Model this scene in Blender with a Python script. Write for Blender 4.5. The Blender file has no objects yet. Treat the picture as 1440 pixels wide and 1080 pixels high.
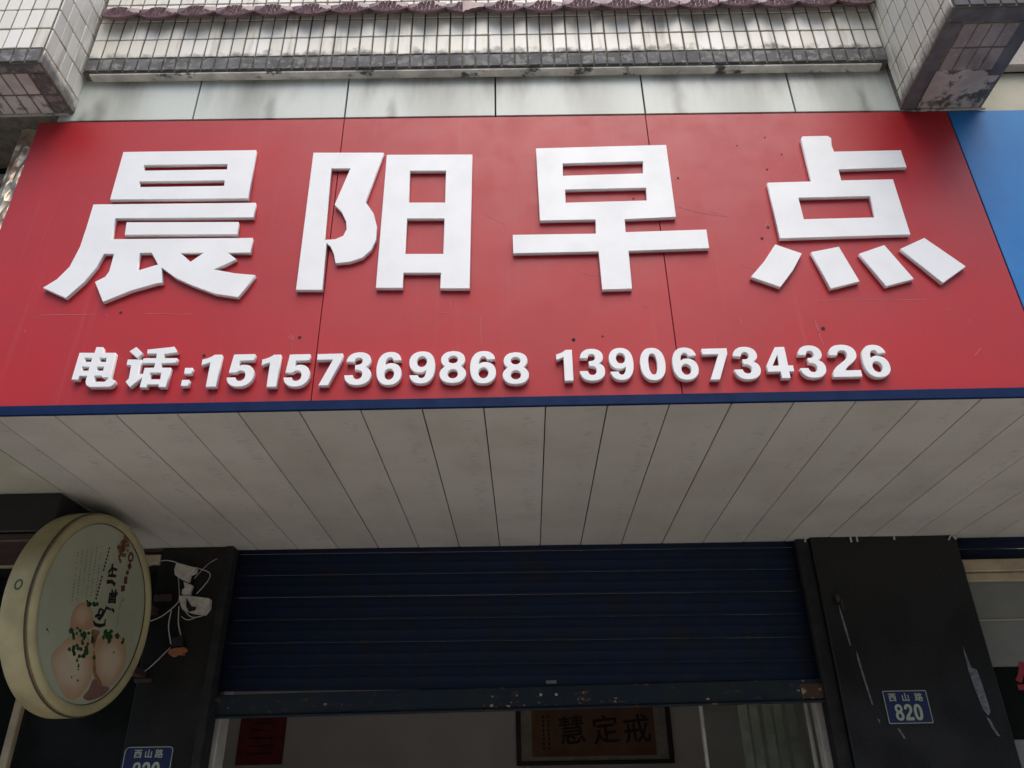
import bpy, bmesh, math, random
from mathutils import Matrix, Vector
random.seed(7)
R = math.radians
sc = bpy.context.scene
col = sc.collection

# ------------------------------------------------------------------ camera
cd = bpy.data.cameras.new('camera')
cam = bpy.data.objects.new('camera', cd); col.objects.link(cam); sc.camera = cam
PITCH, YAW, ROLL = 0.494, -0.0117, -0.0175
fw = Vector((math.sin(YAW) * math.cos(PITCH), math.cos(YAW) * math.cos(PITCH), math.sin(PITCH)))
rt = Vector((math.cos(YAW), -math.sin(YAW), 0)); up = rt.cross(fw)
r2 = rt * math.cos(ROLL) + up * math.sin(ROLL); u2 = up * math.cos(ROLL) - rt * math.sin(ROLL)
m3 = Matrix((r2, u2, -fw)).transposed()
cam.matrix_world = Matrix.Translation((0.0798, -2.2942, 1.55)) @ m3.to_4x4()
cd.sensor_fit = 'HORIZONTAL'; cd.sensor_width = 36.0; cd.lens = 27.67
cd.clip_start = 0.05; cd.clip_end = 2000

# ------------------------------------------------------------------ light
w = bpy.data.worlds.new('World'); sc.world = w; w.use_nodes = True
nt = w.node_tree; bg = nt.nodes['Background']
sky = nt.nodes.new('ShaderNodeTexSky'); sky.sky_type = 'NISHITA'; sky.sun_disc = False
sky.sun_elevation = R(60); sky.sun_rotation = R(170); sky.dust_density = 3.2; sky.air_density = 1.0; sky.ozone_density = 1.0
nt.links.new(sky.outputs[0], bg.inputs[0]); bg.inputs[1].default_value = 0.15
sd = bpy.data.lights.new('sun', 'SUN'); sun = bpy.data.objects.new('sun', sd); col.objects.link(sun)
sd.energy = 1.0; sd.angle = R(45); sd.color = (1.0, 0.975, 0.94)
az = R(170); el = R(60)
sdir = Vector((math.sin(az) * math.cos(el), math.cos(az) * math.cos(el), math.sin(el)))
sun.rotation_euler = sdir.to_track_quat('Z', 'Y').to_euler()
vs = sc.view_settings; vs.view_transform = 'Standard'; vs.look = 'None'; vs.exposure = 0.62; vs.gamma = 1.0; vs.use_curve_mapping = False

# ------------------------------------------------------------------ node helpers
class NT:
    def __init__(s, name):
        s.m = bpy.data.materials.new(name); s.m.use_nodes = True
        s.t = s.m.node_tree; s.b = s.t.nodes['Principled BSDF']; s._pos = None
    def n(s, typ, **kw):
        x = s.t.nodes.new(typ)
        for k, v in kw.items(): setattr(x, k, v)
        return x
    def l(s, a, b): s.t.links.new(a, b)
    def pos(s):
        if s._pos is None: s._pos = s.n('ShaderNodeNewGeometry').outputs['Position']
        return s._pos
    def scaled(s, v, src=None, off=(0, 0, 0)):
        mp = s.n('ShaderNodeMapping'); mp.inputs['Scale'].default_value = v; mp.inputs['Location'].default_value = off
        s.l(src or s.pos(), mp.inputs[0]); return mp.outputs[0]
    def noise(s, scale, detail=4, rough=.55, vec=None, dim='3D'):
        x = s.n('ShaderNodeTexNoise'); x.inputs['Scale'].default_value = scale
        x.inputs['Detail'].default_value = detail; x.inputs['Roughness'].default_value = rough
        s.l(vec or s.pos(), x.inputs['Vector']); return x.outputs['Fac']
    def ramp(s, f, a, b, va=0.0, vb=1.0):
        x = s.n('ShaderNodeMapRange'); x.interpolation_type = 'SMOOTHSTEP'
        for i, v in ((1, a), (2, b), (3, va), (4, vb)): x.inputs[i].default_value = v
        s.l(f, x.inputs[0]); return x.outputs[0]
    def math(s, op, a, b=0.0, c=0.0):
        x = s.n('ShaderNodeMath', operation=op)
        for i, v in enumerate((a, b, c)):
            if isinstance(v, (int, float)): x.inputs[i].default_value = v
            else: s.l(v, x.inputs[i])
        return x.outputs[0]
    def mix(s, f, a, b, blend='MIX'):
        x = s.n('ShaderNodeMix', data_type='RGBA', blend_type=blend)
        for i, v in ((0, f), (6, a), (7, b)):
            if isinstance(v, (int, float)): x.inputs[i].default_value = v
            elif isinstance(v, tuple): x.inputs[i].default_value = (*v, 1)
            else: s.l(v, x.inputs[i])
        return x.outputs[2]
    def sep(s, v=None):
        x = s.n('ShaderNodeSeparateXYZ'); s.l(v or s.pos(), x.inputs[0]); return x.outputs
    def bump(s, h, strength=.3, dist=.004):
        x = s.n('ShaderNodeBump'); x.inputs['Strength'].default_value = strength; x.inputs['Distance'].default_value = dist
        s.l(h, x.inputs['Height']); s.l(x.outputs[0], s.b.inputs['Normal'])
    def rnd(s): return s.n('ShaderNodeObjectInfo').outputs['Random']
    def base(s, c):
        if isinstance(c, tuple): s.b.inputs['Base Color'].default_value = (*c, 1)
        else: s.l(c, s.b.inputs['Base Color'])
    def set(s, rough=.5, metal=0.0, spec=.5):
        for k, v in (('Roughness', rough), ('Metallic', metal), ('Specular IOR Level', spec)):
            if isinstance(v, (int, float)): s.b.inputs[k].default_value = v
            else: s.l(v, s.b.inputs[k])
        return s.m

def plain(name, c, rough=.5, metal=0.0, spec=.5, var=.12, scale=14, bump=0.0):
    k = NT(name); d = tuple(x * (1 - var * 2) for x in c)
    nz = k.noise(scale, 6, .6)
    k.base(k.mix(k.ramp(nz, .35, .7), c, d))
    if bump: k.bump(k.noise(scale * 8, 5), bump, .003)
    return k.set(k.ramp(nz, .3, .7, rough * .85, min(1, rough * 1.15)), metal, spec)

MAT = {}
# white glazed wall tiles: each tile has its own shade; rain streaks and grime creeping up from the drip edge
def tile_mat(name, zedge, fade, tint=(1, 1, 1), streak=.55):
    k = NT(name)
    c = k.mix(k.rnd(), tuple(a * b for a, b in zip((.71, .68, .575), tint)), tuple(a * b for a, b in zip((.83, .81, .725), tint)))
    st = k.ramp(k.noise(1.0, 5, .6, k.scaled((16, 16, 1.6))), .52, .74)
    c = k.mix(k.math('MULTIPLY', st, streak), c, (.27, .22, .14))
    x, y, z = k.sep()
    zz = k.math('ADD', z, k.math('MULTIPLY', x, .0193))
    zn = k.math('ADD', zz, k.math('MULTIPLY_ADD', k.noise(13, 6, .65), -.16, .08))
    g = k.ramp(zn, zedge, zedge + fade, 1, 0)
    c = k.mix(k.math('MULTIPLY', g, .85), c, (.10, .095, .085))
    sp = k.ramp(k.noise(70, 4, .6), .66, .74)
    c = k.mix(k.math('MULTIPLY', sp, .35), c, (.2, .18, .15))
    k.base(c); k.bump(k.noise(9, 3), .08, .004)
    return k.set(k.ramp(g, 0, 1, .40, .75), 0, .45)
MAT['tile_band'] = tile_mat('tile_band', 4.33, .05)
MAT['tile_left'] = tile_mat('tile_left', 4.075, .07)
MAT['tile_right'] = tile_mat('tile_right', 4.03, .06, (1, .985, .93))
def soot(name, dark, light, amount=.62, sc_=28):
    k = NT(name)
    f = k.ramp(k.noise(sc_, 6, .65), amount - .04, amount + .06)
    g = k.ramp(k.noise(9, 5), .35, .7)
    k.base(k.mix(f, k.mix(g, dark, tuple(x * 1.6 for x in dark)), light)); k.bump(k.noise(60, 5), .3, .003)
    return k.set(.8, 0, .3)
MAT['soot'] = soot('sooty_tile', (.10, .10, .10), (.24, .24, .22), .54)
MAT['soot_right'] = soot('sooty_tile_right', (.09, .09, .092), (.2, .2, .2), .68)
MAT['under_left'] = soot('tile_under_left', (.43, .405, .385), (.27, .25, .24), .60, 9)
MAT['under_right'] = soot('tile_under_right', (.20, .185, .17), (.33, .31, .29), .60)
MAT['mortar'] = plain('mortar', (.17, .15, .115), .9, var=.2, scale=30, bump=.3)
MAT['plaster'] = soot('peeling_plaster', (.36, .33, .295), (.095, .095, .095), .55, 9)
MAT['lip'] = soot('peeling_paint', (.50, .49, .44), (.10, .10, .10), .58, 11)
# white cladding panels with run-off stains
k = NT('cladding')
st = k.ramp(k.noise(1.0, 5, .6, k.scaled((3.4, 3.4, .8))), .40, .66)
x, y, z = k.sep(); zz = k.math('ADD', z, k.math('MULTIPLY', x, .0193))
topg = k.ramp(zz, 4.02, 4.26, .25, 1)
c = k.mix(k.math('MULTIPLY', st, topg), (.56, .60, .535), (.22, .22, .18))
for cx_, w_, z0, z1 in ((-1.637, .05, 4.02, 4.19), (-.922, .035, 4.02, 4.20), (-.42, .03, 4.02, 4.16), (-1.69, .03, 4.02, 4.12), (.75, .04, 4.1, 4.3), (1.5, .03, 4.02, 4.2), (-1.56, .20, 4.14, 4.36), (-1.0, .16, 4.17, 4.36), (-.2, .22, 4.18, 4.36), (.42, .16, 4.16, 4.36), (1.0, .18, 4.17, 4.36), (1.45, .16, 4.2, 4.36)):
    bx = k.math('ABSOLUTE', k.math('SUBTRACT', k.math('ADD', x, k.math('MULTIPLY_ADD', k.noise(12, 3), .05, -.025)), cx_))
    zf = k.math('MULTIPLY', k.ramp(bx, 0, w_, 1, 0), k.ramp(zz, z1 - .1, z1, 1, 0))
    c = k.mix(k.math('MULTIPLY', zf, .62 if w_ < .1 else .34), c, (.17, .17, .14))
k.base(c); MAT['clad'] = k.set(.38, 0, .45)
# red sign sheet: glossy film with scuffs, dust and slight waviness
k = NT('red_film')
c = k.mix(k.ramp(k.noise(3, 5), .3, .75), (.44, .014, .020), (.39, .017, .022))
sc1 = k.ramp(k.noise(1.0, 8, .75, k.scaled((5, 5, 40))), .66, .73)
c = k.mix(k.math('MULTIPLY', sc1, .25), c, (.55, .16, .15))
fade = k.ramp(k.noise(1.0, 4, .6, k.scaled((1.1, 1.1, .7))), .42, .66)
c = k.mix(k.math('MULTIPLY', fade, .16), c, (.42, .055, .065))
rs_ = k.ramp(k.noise(1.0, 5, .65, k.scaled((26, 26, .8))), .56, .74)
c = k.mix(k.math('MULTIPLY', rs_, .14), c, (.46, .15, .15))
dots = k.ramp(k.noise(160, 2, .5), .84, .86)
c = k.mix(k.math('MULTIPLY', dots, .6), c, (.12, .03, .03))
k.base(c); k.bump(k.noise(2.2, 3), .10, .012)
MAT['red'] = k.set(k.ramp(k.noise(5, 6, .7), .35, .7, .37, .50), 0, .34)
k = NT('blue_film'); c = k.mix(k.math('MULTIPLY', k.ramp(k.noise(55, 4, .7), .64, .72), .3), k.mix(k.ramp(k.noise(4, 4), .3, .7), (.016, .17, .46), (.024, .21, .52)), (.25, .40, .60)); k.base(c); k.bump(k.noise(2.2, 3), .10, .012)
MAT['blue'] = k.set(.42, 0, .3)
MAT['blue_dark'] = plain('blue_print', (.012, .125, .38), .42, var=.06)
MAT['navy_strip'] = plain('navy_strip', (.003, .018, .072), .55, spec=.12, var=.1)
MAT['letter'] = plain('white_pvc', (.85, .865, .855), .42, var=.03, scale=6)
MAT['black'] = plain('dark_gap', (.012, .012, .012), .8)
MAT['scratch'] = plain('scratch', (.58, .20, .19), .7)
MAT['glue'] = plain('glue_dab', (.55, .50, .40), .6)
# soffit planks with a printed speckle stripe
k = NT('plank')
tc = k.n('ShaderNodeTexCoord').outputs['Object']; ox, oy, oz = k.sep(tc)
band = k.math('MULTIPLY', k.ramp(ox, .012, .035), k.ramp(ox, .06, .085, 1, 0))
spk = k.math('MULTIPLY', k.ramp(k.noise(1.0, 3, .6, k.scaled((34, 75, 1))), .50, .60), k.ramp(k.noise(7, 3), .36, .6))
c0 = k.mix(k.rnd(), (.55, .525, .455), (.635, .60, .53))
c = k.mix(k.math('MULTIPLY', k.math('MULTIPLY', spk, band), .40), c0, (.30, .29, .27))
c = k.mix(k.math('MULTIPLY', k.ramp(k.noise(2.2, 6, .65), .40, .68), .42), c, (.40, .37, .30))
k.base(c); MAT['plank'] = k.set(k.ramp(k.noise(4, 4), .3, .7, .30, .45), 0, .4)
MAT['ceiling'] = plain('ceiling_paint', (.52, .50, .38), .7, var=.1, scale=3)
# shutter
k = NT('shutter_paint')
c = k.mix(k.ramp(k.noise(6, 6, .65), .4, .75), (.0085, .018, .048), (.014, .018, .028))
c = k.mix(k.math('MULTIPLY', k.ramp(k.noise(24, 5, .7), .66, .78), .4), c, (.11, .12, .14))
k.base(c); MAT['shutter'] = k.set(k.ramp(k.noise(11, 5), .3, .7, .6, .8), 0, .22)
k = NT('shutter_rail')
f = k.ramp(k.noise(17, 7, .7, k.scaled((1, 1, 1.6))), .60, .655)
f2 = k.ramp(k.noise(17, 7, .7, k.scaled((1, 1, 1.6))), .665, .69)
c = k.mix(f, k.mix(k.ramp(k.noise(7, 4), .35, .7), (.007, .018, .036), (.013, .023, .024)), (.10, .045, .02)); c = k.mix(f2, c, (.42, .36, .27))
k.base(c); MAT['rail'] = k.set(.6, 0, .35)
MAT['rust'] = soot('rusty_corner', (.06, .035, .022), (.42, .33, .22), .55)
k = NT('black_stone')
c = k.mix(k.ramp(k.noise(120, 3), .45, .75), (.011, .011, .011), (.026, .025, .024)); k.base(c)
MAT['stone'] = k.set(k.ramp(k.noise(4, 5), .3, .7, .28, .45), 0, .4)
MAT['residue'] = plain('glue_residue', (.17, .19, .21), .8, var=.25, scale=60)
MAT['plate'] = plain('plate_enamel', (.010, .020, .085), .4, var=.1)
MAT['plate_ink'] = plain('plate_ink', (.40, .46, .33), .5, var=.05)
MAT['cream'] = plain('cream_shell', (.44, .385, .20), .42, var=.14, scale=5)
MAT['cream_frame'] = plain('cream_frame', (.46, .38, .25), .45, var=.15, scale=8)
MAT['brown'] = plain('brown_trim', (.06, .032, .026), .5)
MAT['dark_box'] = plain('dark_box', (.018, .016, .018), .5)
MAT['white_plastic'] = plain('white_plastic', (.62, .59, .50), .5, var=.15, scale=40)
MAT['wire'] = plain('white_wire', (.50, .48, .44), .5)
MAT['orange'] = plain('faded_orange', (.34, .12, .05), .7, scale=60)
MAT['alu'] = plain('aluminium', (.50, .48, .42), .45, .0, var=.1)
MAT['wall_in'] = plain('interior_paint', (.60, .57, .52), .85, var=.06, scale=2)
MAT['strip'] = plain('reflection_strip', (.34, .33, .27), .7, var=.15)  # tone of the streaks reflected in the door glass
MAT['block'] = plain('painted_render', (.30, .28, .25), .9, var=.1, scale=1)
MAT['mat_board'] = plain('mat_board', (.34, .31, .25), .8)
MAT['floor_in'] = plain('interior_floor', (.32, .29, .25), .4, var=.15)
MAT['wood_dark'] = plain('dark_wood', (.035, .016, .010), .4, var=.2)
MAT['paper'] = plain('aged_paper', (.20, .095, .05), .8, var=.1, scale=4)
MAT['ink'] = plain('ink', (.012, .006, .006), .7)
MAT['red_paper'] = plain('red_paper', (.20, .020, .028), .7, var=.15)
MAT['red_vinyl'] = plain('red_vinyl', (.30, .012, .02), .5)
MAT['film'] = plain('frosted_film', (.20, .21, .18), .5, var=.12, scale=3)
MAT['pavement'] = plain('pavement', (.375, .355, .325), .85, var=.15, scale=3)
MAT['asphalt'] = plain('asphalt', (.055, .055, .055), .9, var=.2, scale=6)
MAT['bark'] = plain('bark', (.08, .06, .045), .9, var=.25)
k = NT('leaf'); k.base(k.mix(k.ramp(k.noise(1.2, 3), .3, .7), (.030, .062, .016), (.075, .12, .030))); MAT['leaf'] = k.set(.55, 0, .35)
k = NT('crinkled_foil')
k.base(k.mix(k.ramp(k.noise(14, 4), .4, .7), (.46, .40, .31), (.22, .14, .08)))
v1 = k.n('ShaderNodeTexVoronoi'); v1.inputs['Scale'].default_value = 1; k.l(k.scaled((30, 10, 14)), v1.inputs['Vector'])
k.bump(v1.outputs['Distance'], .7, .02); MAT['foil'] = k.set(.34, .75)
k = NT('glass'); k.base((.010, .012, .011)); MAT['glass_dark'] = k.set(.06, 0, .4)
k = NT('clear_glass'); k.b.inputs['Transmission Weight'].default_value = 1.0; k.b.inputs['IOR'].default_value = 1.45
k.base((.86, .92, .88)); MAT['glass'] = k.set(.02, 0, .5)
# glazed maroon roof tile
k = NT('maroon_glaze')
c = k.mix(k.rnd(), (.15, .062, .075), (.21, .10, .11)); c = k.mix(k.ramp(k.noise(40, 5, .6), .5, .72), c, (.08, .055, .06)); k.base(c)
k.bump(k.noise(90, 4), .2, .002); MAT['glaze'] = k.set(.42, 0, .45)
k = NT('relief_glint'); k.base(k.mix(k.ramp(k.noise(60, 4), .4, .65), (.46, .36, .38), (.26, .16, .18))); MAT['relief'] = k.set(.35, 0, .5)  # ribs paler than the glaze: their glints are put into the colour

# ------------------------------------------------------------------ object helpers
def tag(o, label=None, cat=None, group=None, kind=None):
    if label: o['label'] = label
    if cat: o['category'] = cat
    if group: o['group'] = group
    if kind: o['kind'] = kind
    return o
def thing(name, label, cat, loc, group=None):
    o = bpy.data.objects.new(name, None); o.empty_display_size = .1; col.objects.link(o); o.location = loc
    return tag(o, label, cat, group)
def offs(p):
    v = Vector(p.location)
    if p.parent: v = v + offs(p.parent)
    return v
def link(name, me, m=None, parent=None, loc=(0, 0, 0), rot=None):
    """world-space placement; children keep their place relative to the parent's location"""
    o = bpy.data.objects.new(name, me); col.objects.link(o)
    if m is not None and not me.materials: me.materials.append(m)
    L = Vector(loc)
    if parent: o.parent = parent; L = L - offs(parent)
    o.location = L
    if rot: o.rotation_euler = rot
    return o
def boxmesh(name, sx, sy, sz, bev=0.0, seg=1):
    bm = bmesh.new(); bmesh.ops.create_cube(bm, size=1.0)
    bmesh.ops.scale(bm, vec=(sx, sy, sz), verts=bm.verts)
    if bev: bmesh.ops.bevel(bm, geom=bm.edges[:], offset=bev, segments=seg, profile=.5, affect='EDGES')
    me = bpy.data.meshes.new(name); bm.to_mesh(me); bm.free(); return me
def box(name, x0, x1, y0, y1, z0, z1, m, parent=None, bev=.002, shear=0.0):
    me = boxmesh(name, x1 - x0, y1 - y0, z1 - z0, bev)
    cx, cy, cz = (x0 + x1) / 2, (y0 + y1) / 2, (z0 + z1) / 2
    if shear:
        for v in me.vertices: v.co.z += shear * v.co.x
        cz += shear * cx
    return link(name, me, m, parent, (cx, cy, cz))
def quad_prism(name, pts, y0, y1, m, parent=None, bev=0.0):
    """pts = outline in X,Z; extruded between y0 (front) and y1"""
    n = len(pts); cx = sum(p[0] for p in pts) / n; cz = sum(p[1] for p in pts) / n
    bm = bmesh.new()
    f = bm.faces.new([bm.verts.new((p[0] - cx, y0, p[1] - cz)) for p in pts])
    r = bmesh.ops.extrude_face_region(bm, geom=[f])
    for v in r['geom']:
        if isinstance(v, bmesh.types.BMVert): v.co.y = y1
    if bev: bmesh.ops.bevel(bm, geom=bm.edges[:], offset=bev, segments=1, affect='EDGES')
    bmesh.ops.recalc_face_normals(bm, faces=bm.faces)
    me = bpy.data.meshes.new(name); bm.to_mesh(me); bm.free()
    return link(name, me, m, parent, (cx, 0, cz))
def outline_mesh(name, polys, t, bev=.0008):
    """closed outlines in X,Z (holes by even-odd) -> raised solid, thickness t towards -Y, back at Y=0"""
    cu = bpy.data.curves.new(name, 'CURVE'); cu.dimensions = '2D'; cu.fill_mode = 'BOTH'
    cu.extrude = max(t / 2 - bev, 1e-4); cu.bevel_depth = bev; cu.bevel_resolution = 0; cu.offset = -bev
    for p in polys:
        s = cu.splines.new('POLY'); s.points.add(len(p) - 1); s.use_cyclic_u = True
        for q_, c_ in zip(s.points, p): q_.co = (c_[0], c_[1], 0, 1)
    ob = bpy.data.objects.new('tmp', cu); col.objects.link(ob)
    dg = bpy.context.evaluated_depsgraph_get(); me = bpy.data.meshes.new_from_object(ob.evaluated_get(dg))
    bpy.data.objects.remove(ob); bpy.data.curves.remove(cu)
    for v in me.vertices: x, y, z = v.co; v.co = (x, -z - t / 2, y)
    me.name = name; me.materials.clear(); return me
def text_polymesh(name, body, size, t=.0006, embolden=0.0, sx=1.0):
    cu = bpy.data.curves.new(name, 'FONT'); cu.body = body; cu.size = size; cu.extrude = t / 2; cu.offset = embolden
    cu.align_x = 'CENTER'; cu.align_y = 'CENTER'; cu.resolution_u = 3
    ob = bpy.data.objects.new('tmp', cu); col.objects.link(ob)
    dg = bpy.context.evaluated_depsgraph_get(); me = bpy.data.meshes.new_from_object(ob.evaluated_get(dg))
    bpy.data.objects.remove(ob); bpy.data.curves.remove(cu)
    xs = [v.co.x for v in me.vertices] or [0]; ys = [v.co.y for v in me.vertices] or [0]
    mx, my = (min(xs) + max(xs)) / 2, (min(ys) + max(ys)) / 2
    for v in me.vertices: x, y, z = v.co; v.co = ((x - mx) * sx, -z - t / 2, y - my)
    me.name = name; me.materials.clear(); return me
def tube(name, pts, r, m, parent=None, res=2):
    """smooth wire through points"""
    cu = bpy.data.curves.new(name, 'CURVE'); cu.dimensions = '3D'; cu.bevel_depth = r; cu.bevel_resolution = res; cu.use_fill_caps = True
    o_ = Vector(pts[0]); s = cu.splines.new('NURBS'); s.points.add(len(pts) - 1); s.order_u = 3; s.use_endpoint_u = True; s.resolution_u = 5
    for q_, c_ in zip(s.points, pts): q_.co = (*(Vector(c_) - o_), 1)
    ob = bpy.data.objects.new('tmp', cu); col.objects.link(ob)
    dg = bpy.context.evaluated_depsgraph_get(); me = bpy.data.meshes.new_from_object(ob.evaluated_get(dg))
    bpy.data.objects.remove(ob); bpy.data.curves.remove(cu); me.name = name; me.materials.clear()
    for p in me.polygons: p.use_smooth = True
    return link(name, me, m, parent, o_)
def joined(name, boxes, m, parent=None, loc=(0, 0, 0)):
    """several boxes (cx,cy,cz,sx,sy,sz[,rotY]) as one part, relative to loc"""
    bm = bmesh.new()
    for b in boxes:
        mt = Matrix.Translation(b[:3]) @ (Matrix.Rotation(b[6], 4, 'Y') if len(b) > 6 else Matrix.Identity(4)) @ Matrix.Diagonal((*b[3:6], 1))
        bmesh.ops.create_cube(bm, size=1.0, matrix=mt)
    me = bpy.data.meshes.new(name); bm.to_mesh(me); bm.free(); return link(name, me, m, parent, loc)

SH = -0.0193      # the upper storey drops slightly to the right
SB = -0.005       # so does the sign's lower edge
BIG = {"晨":[[[-1.4692,3.8601],[-0.94,3.8513],[-0.9355,3.6026],[-1.4667,3.6145]],[[-1.3723,3.7872],[-1.0425,3.7806],[-1.041,3.7532],[-1.3668,3.7582]],[[-1.3718,3.7021],[-1.0409,3.6966],[-1.0384,3.6688],[-1.367,3.6741]],[[-1.525,3.5929],[-0.9045,3.5805],[-0.902,3.5091],[-1.4246,3.5219],[-1.4153,3.423],[-0.8929,3.4125],[-0.8899,3.3441],[-0.9732,3.3467],[-0.9383,3.317],[-0.9761,3.2926],[-1.0139,3.2732],[-0.9341,3.2535],[-0.8592,3.2434],[-0.8818,3.193],[-0.9066,3.1489],[-0.9906,3.1656],[-1.0782,3.204],[-1.1442,3.2388],[-1.2046,3.2869],[-1.1874,3.2202],[-1.2087,3.2172],[-1.2934,3.1889],[-1.3842,3.1426],[-1.4332,3.231],[-1.4009,3.2522],[-1.3924,3.2764],[-1.3927,3.3545],[-1.429,3.3556],[-1.4425,3.2954],[-1.4726,3.23],[-1.5211,3.1632],[-1.6153,3.2104],[-1.5738,3.247],[-1.542,3.3022],[-1.5266,3.3912],[-1.5248,3.4799]],[[-1.297,3.3551],[-1.2551,3.3554],[-1.2206,3.3013],[-1.2901,3.2755]],[[-1.1475,3.3508],[-1.0624,3.3494],[-1.1037,3.3096]],[[-1.3783,3.5016],[-0.9559,3.4894],[-0.951,3.4305],[-1.3724,3.4415]]],"阳":[[[-0.7113,3.8296],[-0.434,3.8199],[-0.4871,3.5713],[-0.4531,3.5139],[-0.4365,3.4515],[-0.4356,3.3908],[-0.4494,3.3446],[-0.4783,3.3095],[-0.5242,3.2915],[-0.5749,3.2867],[-0.5852,3.3292],[-0.5998,3.3626],[-0.6157,3.3797],[-0.6105,3.1718],[-0.7053,3.1746]],[[-0.6318,3.7439],[-0.5586,3.7413],[-0.6037,3.5609],[-0.5734,3.5251],[-0.5532,3.4791],[-0.5482,3.4414],[-0.558,3.4115],[-0.586,3.3968],[-0.6258,3.3948]],[[-0.4208,3.8081],[-0.0862,3.7979],[-0.0896,3.1625],[-0.1942,3.1656],[-0.1935,3.2333],[-0.327,3.2374],[-0.3262,3.1716],[-0.4222,3.1745]],[[-0.3256,3.7212],[-0.1873,3.7168],[-0.1861,3.5579],[-0.3237,3.5624]],[[-0.3254,3.4853],[-0.1868,3.4808],[-0.1868,3.3169],[-0.326,3.3212]]],"早":[[[0.1634,3.8214],[0.6718,3.8222],[0.6694,3.4609],[0.4801,3.4559],[0.4779,3.3958],[0.7727,3.3986],[0.7719,3.3134],[0.4817,3.3099],[0.4797,3.1445],[0.3747,3.1436],[0.3733,3.3104],[0.0653,3.3116],[0.0656,3.3963],[0.3697,3.3923],[0.3719,3.4581],[0.1667,3.4596]],[[0.2644,3.7386],[0.5732,3.7388],[0.5686,3.6778],[0.2615,3.6761]],[[0.2669,3.606],[0.5722,3.605],[0.5702,3.5432],[0.2658,3.5423]]],"点":[[[1.1997,3.8351],[1.2075,3.8485],[1.3055,3.8476],[1.3171,3.8354],[1.311,3.7964],[1.313,3.7639],[1.5695,3.7619],[1.5704,3.6744],[1.3111,3.6721],[1.3099,3.6171],[1.504,3.6162],[1.5028,3.3525],[1.0315,3.3492],[1.0318,3.6152],[1.1982,3.616]],[[1.1339,3.5373],[1.3986,3.5368],[1.396,3.4353],[1.1343,3.4351]],[[1.0105,3.3227],[1.0978,3.2797],[1.0536,3.2078],[0.9962,3.1361],[0.9004,3.1828],[0.9569,3.2465]],[[1.1316,3.2844],[1.2349,3.3054],[1.275,3.1521],[1.1682,3.1241]],[[1.3001,3.2722],[1.3983,3.3077],[1.4654,3.1567],[1.3612,3.1286]],[[1.4508,3.2891],[1.5482,3.3355],[1.6595,3.2052],[1.5598,3.1366]]]}
SMALL = {"电":[[[-1.3614,2.9553],[-1.3384,2.9538],[-1.3332,2.9314],[-1.2897,2.9303],[-1.2857,2.8346],[-1.2813,2.8291],[-1.2691,2.8234],[-1.2654,2.8147],[-1.2735,2.8023],[-1.2823,2.799],[-1.3482,2.7999],[-1.361,2.808],[-1.3663,2.8208],[-1.3668,2.8427],[-1.3923,2.8434],[-1.3912,2.8293],[-1.4157,2.8299],[-1.4139,2.9336],[-1.3623,2.9322]],[[-1.3907,2.9132],[-1.3663,2.9125],[-1.3657,2.897],[-1.389,2.8976]],[[-1.3393,2.9118],[-1.3159,2.9111],[-1.3155,2.8956],[-1.3373,2.8962]],[[-1.391,2.8789],[-1.3675,2.8782],[-1.3662,2.8629],[-1.3898,2.8635]],[[-1.3409,2.8775],[-1.3174,2.8769],[-1.3167,2.8615],[-1.3387,2.8621]],[[-1.3411,2.8431],[-1.3173,2.8425],[-1.3128,2.8353],[-1.2919,2.8348],[-1.2964,2.8262],[-1.3019,2.8191],[-1.3378,2.8201]]],"话":[[[-1.2239,2.9515],[-1.1968,2.9266],[-1.2119,2.9075],[-1.2435,2.9352]],[[-1.2423,2.9028],[-1.195,2.9015],[-1.1965,2.8447],[-1.181,2.8462],[-1.1797,2.8318],[-1.2126,2.7953],[-1.2315,2.8173],[-1.2233,2.8294],[-1.2263,2.88],[-1.2426,2.8821]],[[-1.1831,2.94],[-1.0935,2.9491],[-1.078,2.927],[-1.1216,2.9209],[-1.1211,2.905],[-1.0753,2.9038],[-1.075,2.8855],[-1.1243,2.8855],[-1.124,2.8682],[-1.089,2.8667],[-1.092,2.7933],[-1.1172,2.7939],[-1.1174,2.8035],[-1.1553,2.8045],[-1.1561,2.7933],[-1.1797,2.7945],[-1.1785,2.8685],[-1.1462,2.8688],[-1.1465,2.8861],[-1.1905,2.8873],[-1.1904,2.9064],[-1.1466,2.9057],[-1.1482,2.9233],[-1.1813,2.9242]],[[-1.155,2.8496],[-1.1185,2.8486],[-1.1168,2.8231],[-1.1524,2.8241]]],":":[[[-1.0413,2.8651],[-1.0158,2.8644],[-1.0151,2.8418],[-1.041,2.8425]],[[-1.0429,2.8193],[-1.0188,2.8187],[-1.0177,2.7956],[-1.0436,2.7963]]]}
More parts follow.
